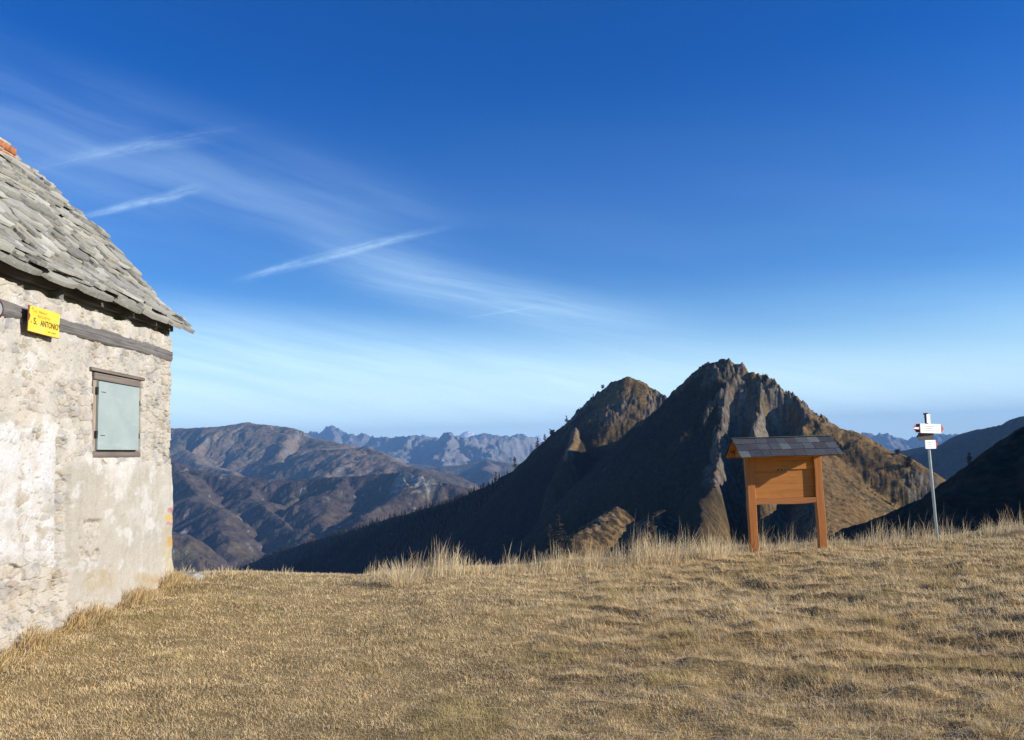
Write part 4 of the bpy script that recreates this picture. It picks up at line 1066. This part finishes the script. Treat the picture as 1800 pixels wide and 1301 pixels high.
b = MB(); b.cyl(0.006, 0.006, (-0.20, -0.003, 0.098), (-0.20, -0.006, 0.098), 8); b.build('nail', mat_rust, sgn)
rp = at(-8, 544, 6.76)
plq = empty('round_plaque', (WX + 0.105, 6.72, rp.z)); tag(plq, 'round pale plaque with a dark red rim at the left end of the beam', 'plaque'); plq.rotation_euler = (0, 0, R(90))
b = MB(); b.cyl(0.086, 0.086, (0, 0.006, 0), (0, -0.004, 0), 32); b.build('rim', plain_mat('dark_red_paint', (0.085, 0.022, 0.025), 0.6), plq, 0.002)
b = MB(); b.cyl(0.058, 0.058, (0, -0.0045, 0), (0, -0.009, 0), 32); b.build('disc', plain_mat('pale_green_paint', (0.27, 0.32, 0.31), 0.5), plq)

# ------------------------------------------------------------------ notice board
BY = 15.2
pL, pR_ = at(1325, 972, BY), at(1447, 963, BY + 0.12)
bx, by = (pL.x + pR_.x) / 2, (pL.y + pR_.y) / 2
gzb = float(ground_z(bx, by))
board = empty('notice_board', (bx, by, gzb), R(5)); tag(board, 'empty orange brown wooden notice board with a small slate roof', 'notice board')
def bz(py): return (at(1380, py, BY).z - gzb)
HW = 0.665
mat_ow = wood_mat('stained_post', (0.34, 0.115, 0.026), (0.54, 0.20, 0.048), 'z', 22, 0.55, spec=0.3)
mat_oh = wood_mat('stained_board', (0.35, 0.118, 0.022), (0.62, 0.25, 0.054), 'x', 26, 0.6, spec=0.3)
mat_od = wood_mat('stained_rail', (0.31, 0.11, 0.034), (0.52, 0.205, 0.062), 'x', 24, 0.55, spec=0.3)
def post(x, seed):
    bm = bmesh.new(); n = 40; z0, z1 = -0.35, bz(800); rings = []
    for i in range(n + 1):
        t = i / n; z = z0 + (z1 - z0) * t
        p = lambda q, s: float(perlin(np.array([z * 1.6 + seed]), np.array([q]), s)[0])
        wl = 0.082 + 0.016 * p(0.2, 11); wr = 0.082 + 0.016 * p(4.2, 12); d = 0.052
        rings.append([bm.verts.new((x - wl, -d, z)), bm.verts.new((x + wr, -d, z)), bm.verts.new((x + wr * 0.97, d, z)), bm.verts.new((x - wl * 0.97, d, z))])
    for a, b in zip(rings[:-1], rings[1:]):
        for j in range(4): bm.faces.new((a[j], a[(j + 1) % 4], b[(j + 1) % 4], b[j]))
    bm.faces.new(rings[0][::-1]); bm.faces.new(rings[-1])
    mb = MB(); mb.bm.free(); mb.bm = bm
    return mb.build('post', mat_ow, board, 0.012)
post(-HW, 1.0); post(HW, 9.0)
zs0, zs1, zmid = bz(876), bz(806), bz(826)
iw = HW - 0.075
def bbox(name, x0, x1, y0, y1, z0, z1, mat, bev=0.004):
    b = MB(); b.boxc(x0, x1, y0, y1, z0, z1); return b.build(name, mat, board, bev)
bbox('panel', -iw, iw, 0.0165, 0.040, zs0, zmid + 0.02, mat_oh)
bbox('panel', -iw, iw, -0.008, 0.016, zmid + 0.004, bz(797), mat_oh)
# rail with a live lower edge
rb_ = MB(); ptsr = [(-iw, zs0 - 0.002), (iw, zs0 - 0.002)]
for i in range(25):
    x = iw - i * 2 * iw / 24; ptsr.append((x, zs0 - 0.105 - 0.014 * math.sin(x * 4.2 + 0.5) + 0.012 * (x / iw)))
rb_.prism(ptsr, 0.075, Matrix.Translation((0, -0.012, 0))); rb_.build('rail', mat_od, board, 0.006)
bbox('plate_fitting', -0.12, 0.10, -0.014, 0.004, zmid - 0.012, zmid + 0.016, plain_mat('fitting', (0.12, 0.06, 0.03), 0.5), 0.002)
mat_screw = plain_mat('bright_steel', (0.7, 0.7, 0.7), 0.3, 0.9)
for x in (-0.08, 0.0, 0.06):
    b = MB(); b.cyl(0.007, 0.007, (x, -0.014, zmid), (x, -0.019, zmid), 8); b.build('screw', mat_screw, board)
# roof: two pitches, gable boards, purlins
re, rr_ = bz(796), bz(769)
RW, RD = 0.98, 0.43
dz = rr_ - re + 0.05; pitch = math.atan2(dz, RD)
re = rr_ - dz
for sgn_ in (-1, 1):
    b = MB(); L = math.hypot(RD, dz)
    m = Matrix.Translation((0, sgn_ * RD / 2, (re + rr_) / 2 - 0.02)) @ Matrix.Rotation(-sgn_ * pitch, 4, 'X')
    b.box((2 * RW - 0.06, L, 0.022), m); b.build('roof_boarding', mat_oh, board, 0.003)
for x in (-HW, HW):
    b = MB(); b.prism([(-RD + 0.10, re - 0.0), (-RD + 0.10, re + 0.03), (0, rr_ - 0.055), (RD - 0.10, re + 0.03), (RD - 0.10, re - 0.0)], 0.045, Matrix.Rotation(R(90), 4, 'Z') )
    o = b.build('gable_board', mat_oh, board, 0.004); o.location = (x + math.copysign(0.145, x), 0, 0)
for y in (-RD + 0.15, RD - 0.15):
    bbox('purlin', -RW + 0.06, RW - 0.06, y - 0.04, y + 0.04, re + 0.005, re + 0.075, mat_od, 0.006)
bbox('header', -iw - 0.15, iw + 0.15, -0.05, 0.05, bz(803), bz(797), mat_od, 0.005)
def board_slates():
    V3, F, C = [], [], []
    L = math.hypot(RD, dz) + 0.03
    def slab(sg, x0, x1, l0, l1, lift, col):
        # l measured down from the ridge
        d = Vector((0, sg * RD, -dz)).normalized(); n = Vector((0, sg * dz, RD)).normalized()
        o = Vector((0, 0, rr_))
        b0 = len(V3)
        for t in (0, 1):
            for (x, l) in ((x0, l0), (x1, l0), (x1, l1), (x0, l1)):
                p = o + d * l + n * (lift + t * 0.009 + (l - l0) / 0.2 * 0.010) + Vector((x, 0, 0))
                p += Vector((random.uniform(-.004, .004), 0, 0)); V3.append(tuple(p)); C.append(col)
        q = [(0, 3, 2, 1), (4, 5, 6, 7), (0, 1, 5, 4), (1, 2, 6, 5), (2, 3, 7, 6), (3, 0, 4, 7)]
        F.extend([tuple(b0 + i for i in f) for f in q])
    pal = [(0.075, 0.079, 0.082), (0.058, 0.060, 0.062), (0.095, 0.102, 0.104), (0.070, 0.063, 0.062), (0.135, 0.150, 0.146), (0.082, 0.088, 0.089)]
    rows = 3; rh = L / rows
    for sg in (-1, 1):
        for k in range(rows):
            x = -RW - (0.12 if k % 2 else 0)
            while x < RW - 0.01:
                w = random.uniform(0.17, 0.25); x1 = min(x + w, RW)
                if x1 > -RW + 0.03: slab(sg, max(x, -RW), x1 - 0.004, max(k * rh - 0.05, 0), (k + 1) * rh + random.uniform(-.012, .012), 0.004 + 0.004 * random.random(), random.choice(pal))
                x += w
    b = MB(); b.bm.free()
    m = vcol_mat('slate', 20, 0.22, (30, 0.4, 0.006)); pb = m.node_tree.nodes['Principled BSDF']
    pb.inputs['Roughness'].default_value = 0.5; pb.inputs['Specular IOR Level'].default_value = 0.4
    mesh_np('slates', np.array(V3), [np.array(F)], m, board, cols=np.array(C), smooth=False)
    bb = MB(); bb.boxc(-RW, RW, -0.045, 0.045, rr_ + 0.012, rr_ + 0.020); bb.build('ridge_flashing', plain_mat('slate_ridge', (0.17, 0.18, 0.185), 0.5), board)
board_slates()

# ------------------------------------------------------------------ signpost
SY = 15.7
sp = at(1648, 951, SY); gzs = float(ground_z(sp.x, sp.y))
spost = empty('signpost', (sp.x, sp.y, gzs)); tag(spost, 'tall thin steel pole carrying white and red trail direction arrows', 'signpost')
top = at(1627, 727, SY)
pl_h = top.z - gzs; lean_x = top.x - sp.x
mat_steel = plain_mat('galvanised_steel', (0.50, 0.54, 0.56), 0.35, 0.75, var=0.15, scale=12)
mat_dark = plain_mat('weathered_pole_top', (0.10, 0.10, 0.11), 0.6, 0.3)
axis = Vector((lean_x, 0, pl_h)); mz = pl_h * 0.76
b = MB(); b.cyl(0.027, 0.027, axis * -0.12, axis * 0.86, 14); b.build('pole', mat_steel, spost, smooth=False)
b = MB(); b.cyl(0.0285, 0.0285, axis * 0.8605, axis, 14); b.cyl(0.042, 0.042, axis * 0.992, axis * 1.004, 14); b.build('pole_top', mat_dark, spost)
mat_white = plain_mat('white_paint', (0.90, 0.90, 0.88), 0.5, var=0.05, scale=6)
mat_red = plain_mat('red_paint', (0.50, 0.045, 0.05), 0.5, var=0.15, scale=10)
mat_greywood = wood_mat('grey_weathered_board', (0.07, 0.065, 0.065), (0.17, 0.15, 0.14), 'x', 30, 0.85)
mat_grey_text = plain_mat('grey_text', (0.50, 0.51, 0.52), 0.6)
def sgn_pos(px, py): 
    p = at(px, py, SY - 0.05); return p.x - sp.x, p.z - gzs
def arrow(name, px0, px1, py0, py1, mat, tipside, yoff, yaw, tilt, parts, label=None):
    """flat board; parts: list of (material, polygon in unit coords) laid on the face"""
    xa, za = sgn_pos(px0, py0); xb_, zb_ = sgn_pos(px1, py1)
    w, h = xb_ - xa, za - zb_
    e = empty(name, ((xa + xb_) / 2, yoff, (za + zb_) / 2)); e.parent = spost; e.rotation_euler = (0, tilt, yaw)
    w = w / (math.cos(yaw) - 0.53 * math.sin(yaw))
    def poly(u): return [((q[0] - 0.5) * w, (q[1] - 0.5) * h) for q in u]
    t = 0.14
    shape = {'r': [(0, 0), (1 - t, 0), (1, .5), (1 - t, 1), (0, 1)], 'l': [(t, 0), (1, 0), (1, 1), (t, 1), (0, .5)], 'n': [(0, 0), (1, 0), (1, 1), (0, 1)]}[tipside]
    b = MB(); b.prism(poly(shape), 0.012); b.build('board', mat, e)
    for k, (nm, m, u) in enumerate(parts):
        b = MB(); b.prism(poly(u), 0.002, Matrix.Translation((0, -0.0075 - 0.001 * (k % 3), 0))); b.build(nm, m, e)
    rnds = random.Random(len(name) + int(px0))
    if mat is not mat_greywood:
        for r_ in range(3):
            z = h * (0.24 - 0.24 * r_); x = -w * 0.26
            b = MB(); b.boxc(x, x + w * rnds.uniform(0.2, 0.36), -0.0072, -0.0062, z - 0.010, z + 0.005); b.build('worn_text', mat_grey_text, e)
    else:
        for z in (0.045, -0.005, -0.05):
            b = MB(); b.boxc(-w * 0.3, w * rnds.uniform(0.0, 0.3), -0.0072, -0.0062, z - 0.004, z + 0.004); b.build('carved_text', mat_dark, e)
    return e
arrow('direction_arrow', 1609.5, 1641, 745, 759, mat_white, 'l', 0.045, R(24), R(-1), [('red_band', mat_red, [(0.02, 0.60), (0.16, 1.0), (0.40, 1.0), (0.34, 0.66)]), ('red_band', mat_red, [(0.03, 0.42), (0.16, 0.0), (0.40, 0.0), (0.34, 0.34)])])
arrow('direction_arrow', 1616, 1658.5, 746, 761, mat_white, 'r', -0.075, R(22), R(2.2), [('red_tip', mat_red, [(0.875, 0.06), (0.99, 0.5), (0.875, 0.94)])])
arrow('direction_arrow', 1611.5, 1641, 760.5, 773.5, mat_greywood, 'l', -0.045, R(12), R(-0.5), [('dark_tip', mat_dark, [(0.0, 0.5), (0.13, 0.05), (0.13, 0.95)])])
arrow('direction_arrow', 1625.5, 1648, 774, 788.5, mat_white, 'r', -0.055, R(24), R(1.0), [('red_tip', mat_red, [(0.86, 0.02), (0.99, 0.5), (0.86, 0.98)])])
arrow('number_plate', 1628.3, 1635.5, 728.5, 743.5, mat_white, 'n', -0.045, R(28), R(2.0), [])
for z_ in (0.895, 0.81, 0.755):
    b = MB(); c = axis * z_; b.boxc(c.x - 0.045, c.x + 0.045, -0.022, 0.034, c.z - 0.012, c.z + 0.012); b.build('clamp', mat_dark, spost)

# ------------------------------------------------------------------ trees
mat_bark = plain_mat('larch_bark', (0.05, 0.04, 0.033), 0.95, var=0.3, scale=1.0)
mat_twig = plain_mat('bare_larch_twigs', (0.055, 0.045, 0.035), 0.95, var=0.4, scale=0.8)
mat_pine = plain_mat('dark_needles', (0.030, 0.040, 0.024), 0.9, var=0.4, scale=0.8)
def hit(Hf, px, py, r0, r1):
    """first ground point along a sight line, or the skyline point of that bearing"""
    d = ray(px, py); th = math.atan2(d.x, d.y); el = d.z / math.hypot(d.x, d.y)
    r = np.geomspace(r0, r1, 1400); X = r * math.sin(th); Y = r * math.cos(th); Z = Hf(X[:, None], Y[:, None])[0][:, 0]
    e = (Z - EYE.z) / r
    k = np.argmax(e > el) if (e > el).any() else int(np.argmax(e))
    return X[k], Y[k], Z[k]
def make_tree(name, pos, h, label, kind='larch', seed=0, lean=0.0, group='sparse trees on the mountain ridges'):
    rr = random.Random(seed); root = empty(name, pos, rr.uniform(0, 6.28)); tag(root, label, 'tree', group)
    V3, F = [], []
    def stick(p0, p1, r0, r1, k=4):
        p0 = Vector(p0); p1 = Vector(p1); d = (p1 - p0).normalized(); a = d.orthogonal().normalized(); b_ = d.cross(a); n0 = len(V3)
        for p, r_ in ((p0, r0), (p1, r1)):
            for i in range(k):
                t = 2 * math.pi * i / k; V3.append(tuple(p + (a * math.cos(t) + b_ * math.sin(t)) * r_))
        for i in range(k): F.append((n0 + i, n0 + (i + 1) % k, n0 + k + (i + 1) % k, n0 + k + i))
    tr = h * 0.022 + 0.06
    mid_ = (lean * h * .5, rr.uniform(-.02, .02) * h, h * 0.5)
    stick((0, 0, -0.4), mid_, tr, tr * 0.6, 6); stick(mid_, (lean * h, 0, h), tr * 0.6, tr * 0.12, 6)
    mesh_np('trunk', np.array(V3), [np.array(F)], mat_bark, root, smooth=False)
    V3.clear(); F.clear()
    if kind == 'snag':
        for zf, l in ((0.35, 0.4), (0.55, 0.3)):
            stick((lean * h * zf, 0, h * zf), (lean * h * zf + l * h * 0.6, l * h * .2, h * (zf + 0.22)), tr * 0.4, tr * 0.1)
    else:
        nb = 64
        for i in range(nb):
            f = rr.uniform(0.14, 0.98) if kind != 'bush' else rr.uniform(0.05, 0.8)
            l = h * (0.26 if kind == 'larch' else 0.30) * (1.05 - f) ** 0.8 + 0.02 * h
            if kind == 'bush': l = h * rr.uniform(0.25, 0.5)
            a = rr.uniform(0, 6.283); z = h * f; up = rr.uniform(-0.12, 0.35) if kind != 'bush' else rr.uniform(0.1, 0.9)
            c = Vector((lean * z, 0, z)); tip = c + Vector((math.cos(a), math.sin(a), up)) * l
            stick(c, tip, tr * 0.36, tr * 0.16, 3)
            for j in range(4 if kind == 'larch' else 7):
                t = rr.uniform(0.25, 1.0); q = c.lerp(tip, t); dv = Vector((rr.uniform(-1, 1), rr.uniform(-1, 1), rr.uniform(-.7, .8))).normalized()
                tl = l * rr.uniform(0.2, 0.5) + 0.03 * h
                stick(q, q + dv * tl, tr * 0.24, tr * 0.12, 3)
                if True:
                    n0 = len(V3); sd = dv.orthogonal().normalized() * tl * (0.35 if kind == 'pine' else 0.16)
                    V3.extend([tuple(q + sd), tuple(q - sd), tuple(q + dv * tl * 1.1 - sd * .6), tuple(q + dv * tl * 1.1 + sd * .6)]); F.append((n0, n0 + 1, n0 + 2, n0 + 3))
    mesh_np('crown' if kind != 'snag' else 'dead_branch', np.array(V3), [np.array(F)], mat_pine if kind == 'pine' else mat_twig, root, smooth=False)
    return root
pxm = lambda Y, px: Y / FPX * px
def AB_H(X, Y):
    za = A_H(X, Y)[0]; zb = B_H(X, Y)[0]; r = np.hypot(X, Y); th = np.degrees(np.arctan2(X, Y))
    return np.maximum(np.where((r < 900) & (th > -9), za, -999), zb), None
TREES = [
    ('B', 905, 823, 22, 'larch', 'tallest bare larch on the skyline of the left spur', 0.0),
    ('B', 872, 846, 17, 'larch', 'bare larch on the spur skyline lower left of the tallest larch', 0.0),
    ('B', 945, 792, 22, 'larch', 'thin bare larch on the skyline just right of the snow summit', 0.02),
    ('B', 958, 778, 15, 'larch', 'small bare larch beside the thin larch on the steep skyline', 0.0),
    ('B', 971, 768, 12, 'bush', 'low bare bush on the steep skyline left of the second peak', 0.0),
    ('B', 996, 744, 14, 'larch', 'bare larch clinging to the left edge of the second peak', 0.0),
    ('B', 1022, 724, 7, 'bush', 'tiny shrub on the left edge of the second peak, lower of two', 0.0),
    ('B', 1043, 703, 10, 'larch', 'little tree high on the left edge of the second peak', 0.03),
    ('B', 1060, 684, 7, 'bush', 'tiny shrub just below the top of the second peak', -0.1),
    ('A', 1221, 667, 14, 'snag', 'dead leaning snag on the left shoulder of the rocky peak', -0.35),
    ('A', 1237, 646, 5, 'bush', 'tiny bare bush on the left edge below the rocky summit', 0.0),
    ('A', 1345, 671, 13, 'bush', 'bare shrub on the right skyline of the rocky peak', 0.0),
    ('A', 1362, 682, 15, 'larch', 'small bare larch on the right skyline of the rocky peak', 0.0),
    ('A', 1196, 694, 5, 'bush', 'tiny shrub low on the left skyline of the rocky peak', 0.0),
    ('A', 1572, 890, 26, 'larch', 'reddish bare larch at the foot of the brown slope left of the signpost', 0.0),
    ('A', 1578, 800, 9, 'bush', 'bare bush on the brown shoulder under the distant range', 0.0),
    ('A', 1596, 822, 18, 'bush', 'dark bushy thicket above the pale outcrop near the signpost', 0.0),
    ('A', 984, 965, 58, 'larch', 'big grey larch in the gully above the tall grass', 0.0),
    ('A', 968, 968, 46, 'larch', 'grey larch left of the big larch in the gully', 0.04),
    ('A', 1000, 975, 30, 'pine', 'dark green conifer right of the big larch in the gully', 0.0),
    ('C', 1706, 822, 26, 'larch', 'larch on the edge of the dark hillside right of the signpost', 0.0),
]
for i, (hm, px, py, hp, kd, lab, ln_) in enumerate(TREES):
    Hf, r0, r1 = {'A': (A_H, 230, 900), 'B': (AB_H, 420, 1800), 'C': (C_H, 80, 330)}[hm]
    x, y, z = hit(Hf, px, py, r0, r1)
    nm = {'larch': 'larch_tree', 'bush': 'bare_shrub', 'snag': 'dead_tree', 'pine': 'conifer_tree'}[kd]
    make_tree(nm, (x, y, z), hp / FPX * y, lab, kd, 100 + i, ln_)
# the wood on the spur and in the valley: nobody could count it
def forest(name, Hf, n, px0, px1, r0, r1, hmin, hmax, label, dens, zmin=-1e9, seed=1, mat=None):
    g = np.random.default_rng(seed)
    d0, d1 = ray(px0, 900), ray(px1, 900)
    th = g.uniform(math.atan2(d0.x, d0.y), math.atan2(d1.x, d1.y), n); r = g.uniform(r0, r1, n)
    x, y = r * np.sin(th), r * np.cos(th); z = Hf(x[:, None], y[:, None])[0][:, 0]
    k = (z > zmin) & (g.random(n) < dens(x, y, z)); x, y, z = x[k], y[k], z[k]; n = len(x)
    h = g.uniform(hmin, hmax, n) * (0.8 + 0.4 * g.random(n)); tiers = 3; sides = 5
    VV = []; FF = []; b = 0
    for t in range(tiers):
        zb = z - 0.5 + h * (0.05 + 0.27 * t); zt = z + h * np.minimum(0.52 + 0.25 * t, 1.0); rad = h * (0.16 - 0.038 * t) * g.uniform(0.7, 1.2, n)
        ring = []
        for s in range(sides):
            a = 2 * math.pi * s / sides + t * 0.6 + g.uniform(-.35, .35, n); q = rad * g.uniform(0.55, 1.2, n)
            ring.append(np.stack([x + np.cos(a) * q, y + np.sin(a) * q, zb + h * g.uniform(-0.05, 0.08, n)], 1))
        ring.append(np.stack([x + h * 0.01 * g.normal(size=n), y, zt], 1))
        VV.append(np.stack(ring, 1).reshape(-1, 3))
        base = b + np.arange(n)[:, None] * (sides + 1)
        for s in range(sides): FF.append(base + np.array([s, (s + 1) % sides, sides]))
        b += n * (sides + 1)
    c0 = np.array((0.060, 0.045, 0.036)); c1 = np.array((0.032, 0.034, 0.024))
    cc = np.where(g.random((n, 1)) < 0.72, c0, c1) * g.uniform(0.6, 1.4, (n, 1))
    C = np.concatenate([np.repeat(cc, sides + 1, 0)] * tiers)
    o = mesh_np(name, np.concatenate(VV), FF, mat or mat_forest, cols=C, smooth=False)
    return tag(o, label, kind='stuff')
mat_forest = vcol_mat('bare_wood_canopy', 0.9, 0.4)
def spur_dens(x, y, z):
    return sst(-z, 18, 70) * sst(fbm(x / 55, y / 55, 3, 611), -0.55, -0.05)
forest('spur_wood', B_H, 16000, 330, 905, 950, 1720, 5, 10.5, 'dense bare wood covering the dark spur', spur_dens, zmin=-330)
def slope_dens(x, y, z): return sst(fbm(x / 30, y / 30, 3, 631), 0.15, 0.4) * sst(-z, -20, 10)

# ------------------------------------------------------------------ flat stone by the hut corner
def rock(px, py, Y, sx, sy, sz, seed, label):
    p = at(px, py, Y); z = float(ground_z(p.x, p.y)); bm = bmesh.new(); bmesh.ops.create_icosphere(bm, subdivisions=3, radius=1.0)
    for v in bm.verts:
        c = v.co; k = 1 + 0.35 * float(fbm(np.array([c.x * 1.3 + seed]), np.array([c.y * 1.3 + c.z * 1.7]), 3, seed)[0]); v.co = Vector((c.x * sx * k, c.y * sy * k, max(-0.5, min(0.55, c.z)) * sz * k))
    mb = MB(); mb.bm.free(); mb.bm = bm
    o = mb.build('rock', mat_rock, None, 0.004); o.location = (p.x, p.y, z + sz * 0.15); o.rotation_euler = (0, 0, seed)
    return tag(o, label, 'rock')
mat_rock = plain_mat('grey_rock', (0.36, 0.34, 0.30), 0.9, var=0.35, scale=9)
rock(330, 1026, 10.9, 0.20, 0.13, 0.10, 3, 'flat grey rock at the edge beside the hut corner')

# ------------------------------------------------------------------ haze
hz = MB(); hz.boxc(-16000, 16000, -300, 21500, -791, 720)
mat_haze = bpy.data.materials.new('haze'); mat_haze.use_nodes = True; ht = mat_haze.node_tree
for n in list(ht.nodes): ht.nodes.remove(n)
pv = ht.nodes.new('ShaderNodeVolumePrincipled'); pv.inputs['Density'].default_value = 6.0e-5
pv.inputs['Color'].default_value = (0.29, 0.57, 1.0, 1); pv.inputs['Anisotropy'].default_value = 0.0
ho = ht.nodes.new('ShaderNodeOutputMaterial'); ht.links.new(pv.outputs[0], ho.inputs['Volume'])
tag(hz.build('haze', mat_haze), kind='stuff')
